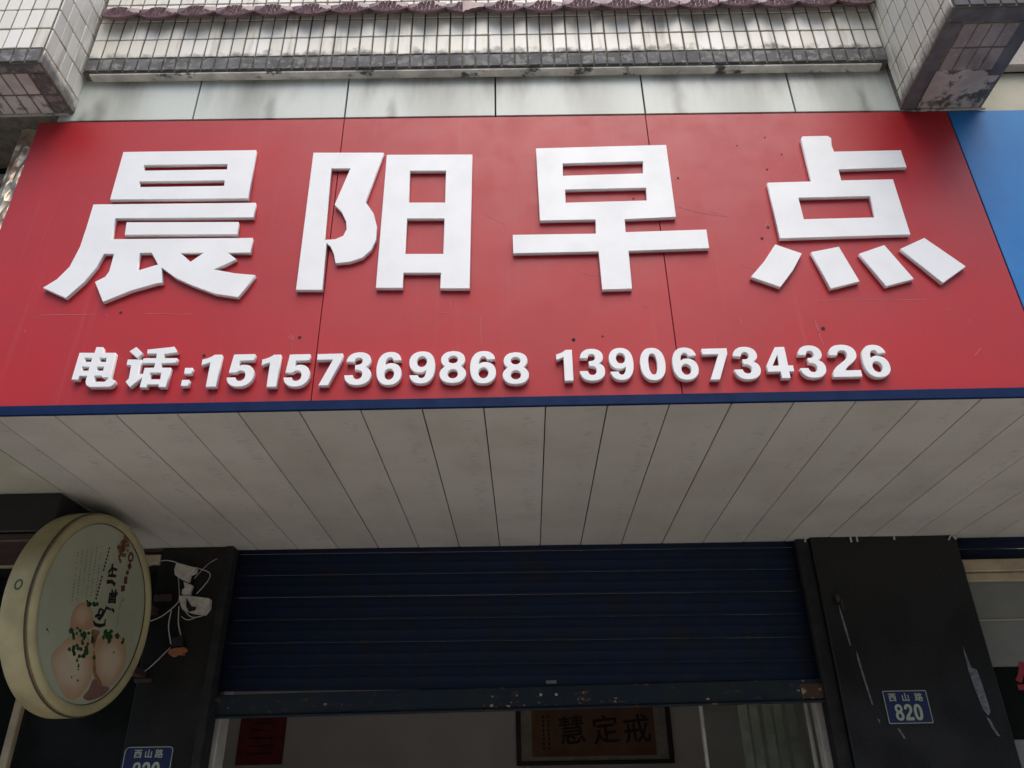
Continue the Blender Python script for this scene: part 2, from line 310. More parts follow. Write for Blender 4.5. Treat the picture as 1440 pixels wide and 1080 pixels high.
DIGITS = [["1",-0.9562,2.7903,0.063,0.1231],["5",-0.8496,2.7894,0.0909,0.123],["1",-0.7543,2.7852,0.0607,0.1228],["5",-0.6611,2.7845,0.0877,0.1227],["7",-0.5573,2.7859,0.0877,0.1205],["3",-0.4577,2.7853,0.0902,0.1232],["6",-0.3551,2.7827,0.087,0.1244],["9",-0.2453,2.7852,0.0897,0.1211],["8",-0.1424,2.7841,0.0882,0.1208],["6",-0.0422,2.7804,0.0888,0.1217],["8",0.0664,2.775,0.087,0.1197],["1",0.2291,2.7824,0.0533,0.118],["3",0.3206,2.7811,0.0848,0.1198],["9",0.4172,2.7812,0.0832,0.1206],["0",0.5212,2.7775,0.0832,0.1215],["6",0.628,2.7763,0.0865,0.1211],["7",0.7307,2.7738,0.0856,0.1182],["3",0.8303,2.7731,0.0877,0.1215],["4",0.9385,2.7732,0.0877,0.1186],["3",1.0453,2.7728,0.0858,0.1213],["2",1.152,2.7727,0.0955,0.1213],["6",1.2546,2.7692,0.0875,0.1219]]
BUN_TOP = [((-0.0774, -0.03), (0.0714, 0.0528))]
BUN_LOW = [((-0.0688, -0.2234), (0.1384, 0.1076)), ((0.1673, -0.1595), (0.1158, 0.0993))]
TREES = [(-11.5, -13.4, 1.2), (-6.9, -14.5, 1.3), (-2.6, -13.6, 1.35), (1.9, -14.2, 1.3), (6.4, -13.7, 1.3), (11.0, -14.3, 1.2)]

# ------------------------------------------------------------------ ground, road
def ground(name, x0, x1, y0, y1, z0, z1, m): return tag(box(name, x0, x1, y0, y1, z0, z1, m, bev=0), kind='structure')
ground('ground', -400, 400, -400, 400, -.30, -.154, MAT['asphalt'])
ground('road', -200, 200, -12.0, -4.6, -.153, -.12, MAT['asphalt'])
ground('pavement', -200, 200, -4.5, 1.55, -.16, 0.0, MAT['pavement'])
ground('kerb', -200, 200, -4.6, -4.502, -.16, 0.004, MAT['pavement'])
ground('far_pavement', -200, 200, -18, -12.05, -.15, 0.0, MAT['pavement'])

# ------------------------------------------------------------------ shop room behind the shutter
ground('interior_floor', -2.6, 2.6, 1.552, 5.2, -.05, .02, MAT['floor_in'])
ground('interior_back_wall', -2.6, 2.6, 5.0, 5.15, .02, 3.0, MAT['wall_in'])
ground('interior_side_wall', -2.75, -2.602, 1.7, 5.15, .02, 3.0, MAT['wall_in'])
ground('interior_side_wall', 2.602, 2.75, 1.7, 5.15, .02, 3.0, MAT['wall_in'])
ground('interior_ceiling', -2.75, 2.75, 1.7, 5.15, 3.002, 3.1, MAT['wall_in'])

# ------------------------------------------------------------------ upper facade: cladding, tiled band, pilasters
cl = thing('cladding_wall', 'row of pale grey stained cladding panels between the red sign and the tiled band', 'wall', (0, .03, 4.0))
seam = [-1.80, -1.236, -.611, .005, .612, 1.216, 1.70]
box('backing_board', -1.79, 1.69, .02, .06, 3.95, 4.33, MAT['black'], cl, shear=SH)
for a, b in zip(seam, seam[1:]): box('panel', a + .003, b - .003, .002, .016, 4.027, 4.326, MAT['clad'], cl, .0015, SH)

TW, TH, TP, TQ = .0490, .1098, .0545, .1155
tile_v = boxmesh('tile', TW, .007, TH, .0022)      # faces -Y
tile_s = boxmesh('tile', .007, TW, TH, .0022)      # faces +-X
tile_u = boxmesh('tile', TW - .001, .0985, .007, .0022)      # faces down
tile_c = boxmesh('tile', TW, .007, .070, .0022)
tile_cs = boxmesh('tile', .007, TW, .070, .0022)
tile_us = boxmesh('tile', .055, .0985, .007, .0022)
def with_mat(me, m):
    c = me.copy(); c.materials.clear(); c.materials.append(m); return c
def jit(a): return random.uniform(-a, a)

bd = thing('tiled_band', 'long white tiled band with a sooty drip edge under the maroon roof tiles', 'wall', (0, 0, 4.25))
BY = -.04
box('band_core', -1.728, 1.625, BY + .0012, .35, 4.262, 4.885, MAT['mortar'], bd, .001, SH)
box('peeling_lip', -1.70, 1.60, BY + .004, .0015, 4.250, 4.2605, MAT['lip'], bd, .002, SH)
mb, ms = with_mat(tile_v, MAT['tile_band']), with_mat(tile_c, MAT['soot'])
nb = int((1.625 + 1.728) / TP); x0 = -1.722 + TP / 2
for i in range(nb):
    x = x0 + i * (3.347 / nb)
    for r_ in range(4):
        z = 4.342 + TQ * (r_ + .5) + SH * x
        link('tile', mb, None, bd, (x + jit(.0008), BY + jit(.0008), z + jit(.0008)), (jit(.006), jit(.006), jit(.006)))
    link('edge_tile', ms, None, bd, (x, BY - .002 + jit(.001), 4.301 + SH * x), (jit(.02), jit(.01), jit(.02)))

# left pilaster
pl = thing('tiled_pilaster', 'white tiled pilaster left of the band with a brownish tiled underside', 'pilaster', (-2.1, -.1, 4.1))
LX, LY, LZ = -1.738, -.255, 4.098
box('pilaster_core', -2.9, LX - .0012, LY + .0012, .3, LZ + .0012, LZ + .079 + TQ * 8, MAT['mortar'], pl, .001)
m1, m2, m3_ = with_mat(tile_v, MAT['tile_left']), with_mat(tile_s, MAT['tile_left']), with_mat(tile_u, MAT['under_left'])
m1e, m2e, m3e = with_mat(tile_c, MAT['soot']), with_mat(tile_cs, MAT['tile_left']), with_mat(tile_us, MAT['soot'])
for i in range(12):
    x = LX - .004 - TP * (i + .5)
    for r_ in range(8): link('tile', m1, None, pl, (x + jit(.0008), LY + jit(.0008), LZ + .079 + TQ * (r_ + .5) + jit(.0008)), (jit(.01), 0, jit(.012)))
    link('edge_tile', m1e, None, pl, (x, LY - .001, LZ + .040), (jit(.01), jit(.01), jit(.01)))
    if i:
        for r_ in range(2): link('underside_tile', m3_, None, pl, (x - .012, LY + .045 + .107 * (r_ + .5), LZ + jit(.0008)), (jit(.01), jit(.01), 0))
for r_ in range(2): link('underside_tile', m3e, None, pl, (LX - .034, LY + .045 + .107 * (r_ + .5), LZ - .001), (jit(.01), jit(.01), 0))
box('underside_edge', -2.9, LX - .004, LY + .006, LY + .043, LZ - .003, LZ + .006, MAT['soot'], pl, .003)
box('mortar_strip', -2.05, LX - .012, -.012, .0, LZ - .012, LZ + .003, MAT['plaster'], pl, .003)
for j in range(6):
    y = LY + .002 + TP * .93 * (j + .5)
    for r_ in range(8): link('side_tile', m2, None, pl, (LX + jit(.0008), y, LZ + .079 + TQ * (r_ + .5) + jit(.0008)), (0, jit(.01), jit(.012)))
    link('side_edge_tile', m2e, None, pl, (LX, y, LZ + .040), (0, jit(.01), jit(.01)))

# right pilaster
pr = thing('tiled_pilaster', 'tiled pilaster right of the band with a dark underside and peeling plaster', 'pilaster', (1.8, -.2, 3.98))
PX0, PX1, PY, PZ = 1.632, 1.958, -.462, 3.996
box('pilaster_core', PX0 + .0012, PX1 - .0012, PY + .0012, .3, PZ + .0012, PZ + .079 + TQ * 8, MAT['mortar'], pr, .001)
m4, m5 = with_mat(tile_v, MAT['tile_right']), with_mat(tile_s, MAT['tile_right'])
m4e = with_mat(tile_c, MAT['soot_right']); m5e = with_mat(tile_cs, MAT['tile_right']); m6 = with_mat(tile_u, MAT['under_right'])
for i in range(6):
    x = PX0 + TP * (i + .5)
    for r_ in range(8): link('tile', m4, None, pr, (x, PY + jit(.0008), PZ + .079 + TQ * (r_ + .5)), (jit(.01), 0, jit(.012)))
    link('edge_tile', m4e, None, pr, (x, PY - .001, PZ + .040), (jit(.01), 0, 0))
for j in range(8):
    y = PY + .003 + TP * (j + .5)
    for r_ in range(8): link('side_tile', m5, None, pr, (PX0 + jit(.0008), y, PZ + .079 + TQ * (r_ + .5) + jit(.0008)), (0, jit(.01), jit(.012)))
    link('side_edge_tile', m5e, None, pr, (PX0, y, PZ + .040), (0, jit(.01), jit(.01)))
for i in range(4):
    for r_ in range(2): link('underside_tile', m6, None, pr, (PX0 + .078 + .0505 * (i + .5) - .012, PY + .065 + .105 * (r_ + .5), PZ + jit(.001)), (jit(.015), jit(.015), 0))
box('underside_edge', PX0 + .004, PX1 - .004, PY + .006, PY + .060, PZ - .004, PZ + .006, MAT['soot_right'], pr, .003)
box('underside_edge', PX0 + .004, PX0 + .058, PY + .062, .0, PZ - .004, PZ + .006, MAT['soot_right'], pr, .003)
box('underside_edge', PX1 - .062, PX1 - .004, PY + .062, -.16, PZ - .004, PZ + .006, MAT['soot_right'], pr, .003)
quad = []
for i in range(15):
    u = i / 14; quad.append((PX0 + .06 + u * .25, -.185 - .018 * math.sin(u * 17) * math.sin(u * 5)))
bm = bmesh.new(); fr = [bm.verts.new((a, b, PZ - .002)) for a, b in quad]; bk = [bm.verts.new((a, -.004, PZ - .002 - .006 * random.random())) for a, b in quad]
tp = [bm.verts.new((a, b, PZ + .006)) for a, b in quad]
for i in range(14): bm.faces.new((fr[i], fr[i + 1], bk[i + 1], bk[i])); bm.faces.new((tp[i], tp[i + 1], fr[i + 1], fr[i]))
bmesh.ops.recalc_face_normals(bm, faces=bm.faces)
for f in bm.faces:
    if abs(f.normal.z) > .5 and f.normal.z > 0: f.normal_flip()
me = bpy.data.meshes.new('peeling_plaster'); bm.to_mesh(me); bm.free(); link('peeling_plaster', me, MAT['plaster'], pr)
box('plaster_edge', PX0 + .02, PX1 + .01, -.010, .0, PZ - .016, PZ - .006, MAT['plaster'], pr, .003)

# neighbour's pale panels right of the pilaster
nc = thing('cladding_wall', 'beige grey wall strip above the blue sign at the right edge', 'wall', (2.4, .03, 4.0))
box('panel', 1.93, 3.2, .010, .03, 3.965, 4.20, MAT['ceiling'], nc, .002)
box('panel', 1.93, 3.2, -.03, .008, 4.204, 4.6, MAT['plaster'], nc, .002)

box('backing', 1.93, 3.2, .031, .2, 3.95, 5.2, MAT['mortar'], nc, .001)

# ------------------------------------------------------------------ maroon eave tiles
ev = thing('roof_eave', 'row of scalloped maroon glazed roof tiles over the white tiled band', 'roof', (0, -.1, 4.6))
PT = .1695
def scallop(u, k=1.0): return -.046 * k * (1 - abs(2 * u - 1) ** 2.1)
def drip_mesh(broken=False):
    n = 14; bm = bmesh.new()
    top = []; bot = []
    for i in range(n + 1):
        u = i / n; x = (u - .5) * (PT - .003)
        zt = .026 + .004 * math.cos((u - .5) * 4 * math.pi)
        zb = scallop(u)
        if broken and u > .42: zb = min(zt - .006, scallop(.42) + (u - .42) * .085 + .004 * math.sin(u * 40))
        top.append((x, zt)); bot.append((x, zb))
    lay = []
    for y in (0.0, .012):
        lay.append(([bm.verts.new((x, y - .012 * (1 - (2 * i / n - 1) ** 2), z)) for i, (x, z) in enumerate(top)], [bm.verts.new((x, y - .012 * (1 - (2 * i / n - 1) ** 2), z)) for i, (x, z) in enumerate(bot)]))
    (t0, b0), (t1, b1) = lay
    for i in range(n):
        bm.faces.new((b0[i], b0[i + 1], t0[i + 1], t0[i])); bm.faces.new((b1[i + 1], b1[i], t1[i], t1[i + 1]))
        bm.faces.new((b1[i], b1[i + 1], b0[i + 1], b0[i])); bm.faces.new((t0[i], t0[i + 1], t1[i + 1], t1[i]))
    for i in (0, n): bm.faces.new((b0[i], t0[i], t1[i], b1[i]) if i else (b1[i], t1[i], t0[i], b0[i]))
    bmesh.ops.recalc_face_normals(bm, faces=bm.faces)
    me = bpy.data.meshes.new('drip_tile'); bm.to_mesh(me); bm.free(); return me
def relief_mesh(broken=False):
    """raised rim, inner arcs and scroll dashes on the tile's face"""
    bm = bmesh.new()
    def rib(pts, w_):
        for (xa, za), (xb, zb) in zip(pts, pts[1:]):
            ua, ub = xa / PT + .5, xb / PT + .5
            ya, yb = -.012 * (1 - (2 * ua - 1) ** 2) - .0055, -.012 * (1 - (2 * ub - 1) ** 2) - .0055
            d = Vector((xb - xa, zb - za)); d.normalize(); nx, nz = -d.y * w_, d.x * w_
            v = [bm.verts.new(p) for p in ((xa + nx, ya + .006, za + nz), (xa, ya, za), (xa - nx, ya + .006, za - nz), (xb + nx, yb + .006, zb + nz), (xb, yb, zb), (xb - nx, yb + .006, zb - nz))]
            bm.faces.new((v[0], v[1], v[4], v[3])); bm.faces.new((v[1], v[2], v[5], v[4]))
    lim = .42 if broken else 1.0
    def arc(k, off, a, b, n=12): return [((u - .5) * PT, scallop(u, k) + off) for u in [a + (b - a) * i / n for i in range(n + 1)]]
    rib(arc(1, .004, .03, .97 * lim if broken else .97), .0042)
    rg = random.Random(3)
    for k_, of_, ua, ub in ((.80, .004, .08, .92), (.58, .006, .14, .86), (.34, .008, .20, .80), (.10, .010, .26, .74), (-.15, .012, .30, .70)):
        u = ua
        while u < min(ub, lim) - .03:
            v_ = min(u + rg.uniform(.05, .12), ub, lim)
            rib([((u + (v_ - u) * t - .5) * PT, scallop(u + (v_ - u) * t, k_) + of_ + rg.uniform(-.001, .001)) for t in (0, .5, 1)], .0020)
            u = v_ + rg.uniform(.012, .03)
    bmesh.ops.recalc_face_normals(bm, faces=bm.faces)
    for f in bm.faces:
        if f.normal.y > 0: f.normal_flip()
    me = bpy.data.meshes.new('relief'); bm.to_mesh(me); bm.free(); return me
def body_mesh():
    """ribbed tile body running steeply up and back from the drip plate"""
    n = 48; bm = bmesh.new(); rows = []
    for k_, (yy, zz) in enumerate(((.0, .018), (.03, .06), (.10, .16), (.20, .30))):
        rows.append([bm.verts.new(((i / n - .5) * PT, yy - .007 * math.cos(i / n * 2 * math.pi * 6 + k_ * .9), zz)) for i in range(n + 1)])
    for a, b in zip(rows, rows[1:]):
        for i in range(n):
            f = bm.faces.new((a[i], a[i + 1], b[i + 1], b[i])); f.smooth = True
    me = bpy.data.meshes.new('tile_body'); bm.to_mesh(me); bm.free(); return me
dm, rm, bmx = drip_mesh(), relief_mesh(), body_mesh()
dmb, rmb = drip_mesh(True), relief_mesh(True)
for mesh_, mt_ in ((dm, 'glaze'), (dmb, 'glaze'), (rm, 'relief'), (rmb, 'relief'), (bmx, 'glaze')): mesh_.materials.append(MAT[mt_])
nt_ = 20
for i in range(nt_):
    x = -1.705 + PT * .985 * (i + .5) + .003
    if x + PT / 2 > 1.66: break
    z = 4.584 + SH * .85 * x + jit(.003); br = (i == 9)
    loc = (x, -.085 + jit(.004), z)
    o = link('drip_tile', dmb if br else dm, None, ev, loc, (R(-4) + jit(.02), jit(.03), jit(.03)))
    if br: o['label'] = 'broken drip tile with its right half snapped off'
    link('relief', rmb if br else rm, None, o, loc)
    link('tile_body', bmx, None, ev, (x, -.079, z))
box('eave_board', -1.72, 1.615, -.06, BY - .007, 4.60, 4.63, MAT['mortar'], ev, .002, SH)

# ------------------------------------------------------------------ the sign
sg = thing('shop_sign', 'large red breakfast shop sign with raised white Chinese characters and phone numbers', 'sign', (0, 0, 2.74))
edges = [-1.866, -.610, .610, 1.815]
ZT, ZB = 4.016, 2.735
box('backing', -1.862, 1.811, .0065, .06, ZB + .004, ZT - .004, MAT['black'], sg, .001, -.012)
for a, b in zip(edges, edges[1:]):
    a += .0015; b -= .0015
    quad_prism('panel', [(a, ZB + SB * a), (b, ZB + SB * b), (b, ZT + SH * b), (a, ZT + SH * a)], 0.0, .006, MAT['red'], sg, .0008)
box('bottom_strip', -1.9, 1.815, -.012, .0, 2.6975, 2.733, MAT['navy_strip'], sg, .002, SB)
# crinkled metal trim on the left end
bm = bmesh.new(); g = []
for i in range(25):
    row = []
    for j in range(5): row.append(bm.verts.new((-1.945 + .075 * j / 4, .022 + (jit(.006) if 0 < j < 4 else 0), 2.75 + 1.29 * i / 24)))
    g.append(row)
for i in range(24):
    for j in range(4): bm.faces.new((g[i][j], g[i][j + 1], g[i + 1][j + 1], g[i + 1][j]))
me = bpy.data.meshes.new('metal_trim'); bm.to_mesh(me); bm.free()
o = link('metal_trim', me, MAT['foil'], sg); md = o.modifiers.new('s', 'SOLIDIFY'); md.thickness = .002; md.offset = -1

def glyph(name, polys, t, label):
    xs = [p[0] for q_ in polys for p in q_]; zs = [p[1] for q_ in polys for p in q_]
    cx, cz = (min(xs) + max(xs)) / 2, min(zs)
    me = outline_mesh(name, [[(p[0] - cx, p[1] - cz) for p in q_] for q_ in polys], t)
    o = link(name, me, MAT['letter'], sg, (cx, -.001, cz)); o['label'] = label; return o
for ch, polys in BIG.items(): glyph('character', polys, .0165, 'big raised white character ' + ch)
for ch, polys in SMALL.items(): glyph('small_character' if ch != ':' else 'colon', polys, .0195, 'small raised white ' + ('colon' if ch == ':' else 'character ' + ch))

# digits: bold outlines on a 70 x 100 grid
def bez(p0, p1, p2, p3, n=7):
    return [tuple((1 - t) ** 3 * a + 3 * (1 - t) ** 2 * t * b + 3 * (1 - t) * t * t * c + t ** 3 * d for a, b, c, d in zip(p0, p1, p2, p3)) for t in [i / n for i in range(1, n + 1)]]
def path(s):
    out = []; tk = s.split(); i = 0
    num = lambda a: tuple(float(v) for v in a.split(','))
    while i < len(tk):
        if tk[i] in 'ML': out.append(num(tk[i + 1])); i += 2
        elif tk[i] == 'C': out += bez(out[-1], num(tk[i + 1]), num(tk[i + 2]), num(tk[i + 3])); i += 4
        else: i += 1
    return out
def ell(cx, cy, rx, ry, n=28, p=1.0):
    o_ = []
    for i in range(n):
        a = 2 * math.pi * i / n; c_, s_ = math.cos(a), math.sin(a)
        o_.append((cx + rx * math.copysign(abs(c_) ** p, c_), cy + ry * math.copysign(abs(s_) ** p, s_)))
    return o_
six = [path('M 67,74 C 65,92 53,101 36,101 C 12,101 1,80 1,49 C 1,15 13,-1 35,-1 C 56,-1 69,12 69,33 C 69,54 57,66 40,66 C 33,66 27,63 23.5,59 C 24.5,74 28,84 36,84 C 41,84 44,80 45,74'), ell(36, 32, 13, 17)]
nine = [[(70 - x, 100 - y) for x, y in p] for p in six]
e8 = []
for i in range(41):
    y = 101 - 102 * i / 40; v = 0
    for cy, rx, ry in ((73.5, 32, 27.5), (28, 35, 29)):
        d = 1 - ((y - cy) / ry) ** 2
        if d > 0: v = max(v, rx * d ** .46)
    e8.append((y, max(v, 20 if 45 < y < 62 else v)))
eight = [[(35 + v, y) for y, v in e8] + [(35 - v, y) for y, v in reversed(e8[1:-1])], ell(35, 73.5, 13, 12), ell(35, 28.5, 13.5, 14.5)]
DG = {
 '0': [ell(35, 50, 35, 51, 36, .86), ell(35, 50, 12, 33, 28, .86)],
 '1': [path('M 49,100 L 30,100 C 22,93 12,88 0,86 L 0,67 L 22,76 L 22,0 L 49,0')],
 '2': [path('M 1,68 C 2,90 14,101 35,101 C 56,101 68,89 68,71 C 68,58 60,48 49,40 C 42,34 36,28 33,20 L 69,20 L 69,0 L 0,0 C 0,18 8,29 21,39 C 36,51 45,58 45,70 C 45,79 41,83 34,83 C 26,83 23,78 22,68')],
 '3': [path('M 2,71 L 23.5,71 C 24,79 28,84 34,84 C 40,84 44,80 44,73.5 C 44,65 39,61 26,61 L 26,46 C 40,46 46,42 46,32 C 46,23 41,17 34,17 C 27,17 23,22 22,30 L 0,30 C 1,10 13,-1 34,-1 C 55,-1 69,10 69,29 C 69,41 64,49 53,54 C 62,58 66,65 66,74 C 66,91 53,101 35,101 C 16,101 3,91 2,71')],
 '4': [path('M 31,100 L 56,100 L 56,40 L 69,40 L 69,21 L 56,21 L 56,0 L 33,0 L 33,21 L 0,21 L 0,42'), path('M 34,76 L 34,40 L 15,40')],
 '5': [path('M 9,100 L 64,100 L 64,80 L 28,80 L 25,62 C 29,65 34,67 40,67 C 58,67 69,54 69,35 C 69,13 55,-1 34,-1 C 14,-1 2,9 0,28 L 22,28 C 23,21 28,17 34,17 C 42,17 47,23 47,33 C 47,43 42,49 34,49 C 29,49 25,47 23,43 L 3,43')],
 '6': six, '9': nine, '8': eight,
 '7': [path('M 1,100 L 69,100 L 69,83 L 38,0 L 12,0 L 44,81 L 1,81')]}
GW = {'1': 49}
for ch, cx, zb, w_, h in DIGITS:
    s_ = w_ / GW.get(ch, 70); sy = h / 100
    polys = [[((x - GW.get(ch, 70) / 2) * s_, y * sy) for x, y in p] for p in DG[ch]]
    me = outline_mesh('digit', polys, .0195)
    o = link('digit', me, MAT['letter'], sg, (cx, -.001, zb)); o['label'] = 'small raised white digit ' + ch

# drilled holes, scuffs and the ghost outline of older lettering
def flake(name, lines, wd, m, parent, y=-.0007):
    bm = bmesh.new()
    for pts in lines:
        for (xa, za), (xb, zb) in zip(pts, pts[1:]):
            d = Vector((xb - xa, zb - za)); d.normalize(); nx, nz = -d.y * wd / 2, d.x * wd / 2
            lo = [bm.verts.new((xx, yy, zz)) for yy in (y, y + .0005) for xx, zz in ((xa + nx, za + nz), (xa - nx, za - nz), (xb - nx, zb - nz), (xb + nx, zb + nz))]
            bm.faces.new(lo[:4]); bm.faces.new(lo[4:][::-1])
            for i in range(4): bm.faces.new((lo[i], lo[(i + 1) % 4], lo[(i + 1) % 4 + 4], lo[i + 4]))
    bmesh.ops.recalc_face_normals(bm, faces=bm.faces)
    me = bpy.data.meshes.new(name); bm.to_mesh(me); bm.free(); o = link(name, me, m, parent); o['kind'] = 'stuff'; return o
SCUFFS = [[(-1.6222, 3.0953), (-1.5938, 3.1042), (-1.4085, 3.1025)], [(-1.2337, 3.1), (-1.0892, 3.0934), (-1.0592, 3.0974)], [(-1.6442, 3.0454), (-1.6377, 3.0333)], [(-0.7147, 2.9922), (-0.7, 2.9778), (-0.6946, 2.9916)], [(-0.6993, 2.9719), (-0.6919, 2.9255)], [(-1.3724, 3.1015), (-1.364, 3.0964)], [(-0.707, 2.999), (-0.6918, 2.9717)], [(-0.6988, 2.9719), (-0.6914, 2.9255)], [(-0.2697, 3.0748), (-0.2493, 3.0718)], [(-0.1887, 3.0749), (-0.1603, 3.0729)], [(-0.0824, 3.067), (-0.0622, 3.0568)], [(-0.0521, 3.0541), (-0.0488, 2.9481)], [(-0.2042, 3.6471), (-0.1904, 3.6277)], [(-0.0374, 3.5089), (0.0167, 3.4739), (0.0509, 3.4508)], [(-0.1616, 3.1302), (-0.1569, 3.0994)], [(0.5176, 3.0799), (0.5401, 3.0732)], [(0.5148, 3.0824), (0.5244, 3.0773)], [(0.8405, 3.0192), (0.8449, 3.0025)], [(1.0964, 3.0072), (1.0997, 2.9742), (1.0989, 2.9452)], [(0.3049, 3.2417), (0.3297, 3.2219), (0.3653, 3.2145)], [(0.6845, 3.5245), (0.7669, 3.4911), (0.8608, 3.4701)], [(0.6206, 3.2386), (0.6229, 3.2219)], [(1.1148, 3.0857), (1.1995, 3.0896), (1.387, 3.0841), (1.4902, 3.0786)], [(0.8401, 3.0061), (0.8433, 2.9937)], [(1.0937, 3.005), (1.1002, 2.9499), (1.105, 2.9077)], [(1.5531, 3.0416), (1.5668, 3.0349)], [(1.6178, 2.9963), (1.6176, 2.9779)], [(1.625, 2.8816), (1.5965, 2.853)], [(0.8815, 3.2425), (0.9273, 3.2251)], [(0.994, 3.418), (1.0144, 3.453)], [(1.1713, 3.6939), (1.1902, 3.7322)], [(0.8022, 3.496), (0.8663, 3.4722)]]
HOLES = [(-1.3204, 3.1073, 0.005), (-0.675, 2.9864, 0.0055), (-0.9945, 2.9223, 0.006), (0.2658, 2.951, 0.006), (0.3652, 2.9622, 0.003), (0.5235, 3.568, 0.004), (1.0048, 3.4148, 0.0055), (0.9742, 3.3647, 0.005), (1.0492, 3.697, 0.004), (1.1171, 2.9726, 0.007), (1.0683, 3.8639, 0.003), (1.1182, 3.7727, 0.003), (0.2645, 2.951, 0.005), (0.9531, 3.8248, 0.003), (0.7028, 3.6646, 0.004)]
flake('scuff_marks', SCUFFS, .0013, MAT['scratch'], sg)
hb = bmesh.new()
for x, z, r_ in HOLES:
    bmesh.ops.create_cone(hb, cap_ends=True, segments=10, radius1=r_, radius2=r_, depth=.001, matrix=Matrix.Translation((x, -.0008, z)) @ Matrix.Rotation(R(90), 4, 'X'))
me = bpy.data.meshes.new('drill_holes'); hb.to_mesh(me); hb.free(); link('drill_holes', me, MAT['black'], sg)['kind'] = 'stuff'

# neighbour's blue sign
bs = thing('shop_sign', 'plain blue sign of the shop next door at the right edge', 'sign', (2.4, 0, 2.74))
quad_prism('panel', [(1.8185, 2.733 + SB * 1.8), (3.2, 2.733 + SB * 3.2), (3.2, 3.958), (1.8185, 3.958 + .024)], 0.0, .006, MAT['blue'], bs, .0008)
box('backing', 1.82, 3.2, .0065, .06, 2.74, 3.955, MAT['black'], bs, .001)
box('bottom_strip', 1.8165, 3.2, -.012, .0, 2.6975, 2.731, MAT['navy_strip'], bs, .002, SB)

# ------------------------------------------------------------------ plank ceiling under the sign
pc = thing('plank_ceiling', 'cream plastic plank ceiling under the red sign, long boards with dark seams', 'ceiling', (0, .7, 2.7))
P0, PWD = -1.451, .2015
ys0, ys1 = .002, 1.60
pm = boxmesh('plank', PWD - .0040, ys1 - ys0, .008, .0012)
for kx in range(-1, 23):
    xa = P0 + PWD * kx; xc = xa + PWD / 2
    link('plank', pm, MAT['plank'], pc, (xc, (ys0 + ys1) / 2, 2.6945 + SB * xc + .008 + jit(.0006)), (0, -SB + jit(.003), 0))
me = boxmesh('plank', .130, ys1 - ys0, .008, .0012); link('plank', me, MAT['plank'], pc, (-1.719, (ys0 + ys1) / 2, 2.6945 + .0165, ), (0, -SB, 0))
box('seam_backing', -1.78, 3.2, .01, 1.6, 2.7135, 2.725, MAT['black'], pc, 0, SB)
lc = thing('plaster_ceiling', 'plain yellowish ceiling of the next doorway at the left edge', 'ceiling', (-2.4, .7, 2.7))
box('ceiling_panel', -3.2, -1.787, .0, 1.6, 2.706, 2.72, MAT['ceiling'], lc, .001)
box('front_strip', -3.2, -1.905, -.012, -.001, 2.700, 2.742, MAT['navy_strip'], lc, .002)
# dark box hanging left
hx = thing('shutter_box', 'dark box hanging under the ceiling left of the round sign', 'shutter box', (-2.4, .9, 2.5))
box('housing', -3.2, -1.79, .69, 1.05, 2.545, 2.703, MAT['dark_box'], hx, .004)
box('trim', -3.2, -1.80, .70, 1.04, 2.508, 2.543, MAT['brown'], hx, .006)

# ------------------------------------------------------------------ storefront piers
def pier(x0, x1, label):
    p = thing('stone_pier', label, 'pillar', ((x0 + x1) / 2, 1.6, 0))
    box('slab', x0, x1, 1.475, 1.80, 0, 2.712, MAT['stone'], p, .004)
    return p
pL = pier(-1.70, -1.385, 'black stone pillar behind the round sign, left of the shutter')
pR = pier(1.478, 2.182, 'wide black stone pillar with glue scrapes right of the shutter')
RES = [[(1.549, 2.367), (1.553, 2.34), (1.562, 2.25), (1.566, 2.18), (1.561, 2.18), (1.553, 2.25), (1.547, 2.33)],
       [(1.583, 2.155), (1.588, 2.15), (1.594, 2.07), (1.608, 1.93), (1.603, 1.925), (1.588, 2.05), (1.582, 2.12)],
       [(2.070, 2.17), (2.078, 2.11), (2.082, 2.075), (2.104, 2.065), (2.110, 2.0), (2.113, 1.89), (2.098, 1.875), (2.083, 1.90), (2.072, 1.98), (2.066, 2.06)],
       [(2.088, 1.868), (2.101, 1.86), (2.112, 1.82), (2.124, 1.79), (2.113, 1.795), (2.100, 1.82)],
       [(1.690, 1.83), (1.700, 1.828), (1.716, 1.79), (1.709, 1.788)], [(1.613, 1.87), (1.622, 1.868), (1.620, 1.85)]]
for pts in RES: quad_prism('glue_residue', pts, 1.4735, 1.4748, MAT['residue'], pR)
joined('hook', [(0, 0, 0, .018, .02, .03), (.012, -.01, -.03, .006, .012, .05)], MAT['brown'], pR, (1.545, 1.465, 2.39))
for dx, sz_, ry in ((-.55, .02, .3), (-.33, .03, 0), (-.30, .026, 0), (-.12, .016, 0), (.15, .035, .6), (.17, .03, -.5)):
    link('clip', boxmesh('clip', .006, .01, sz_), MAT['white_plastic'], pR, (2.0 + dx, 1.466, 2.676), (0, ry, 0))

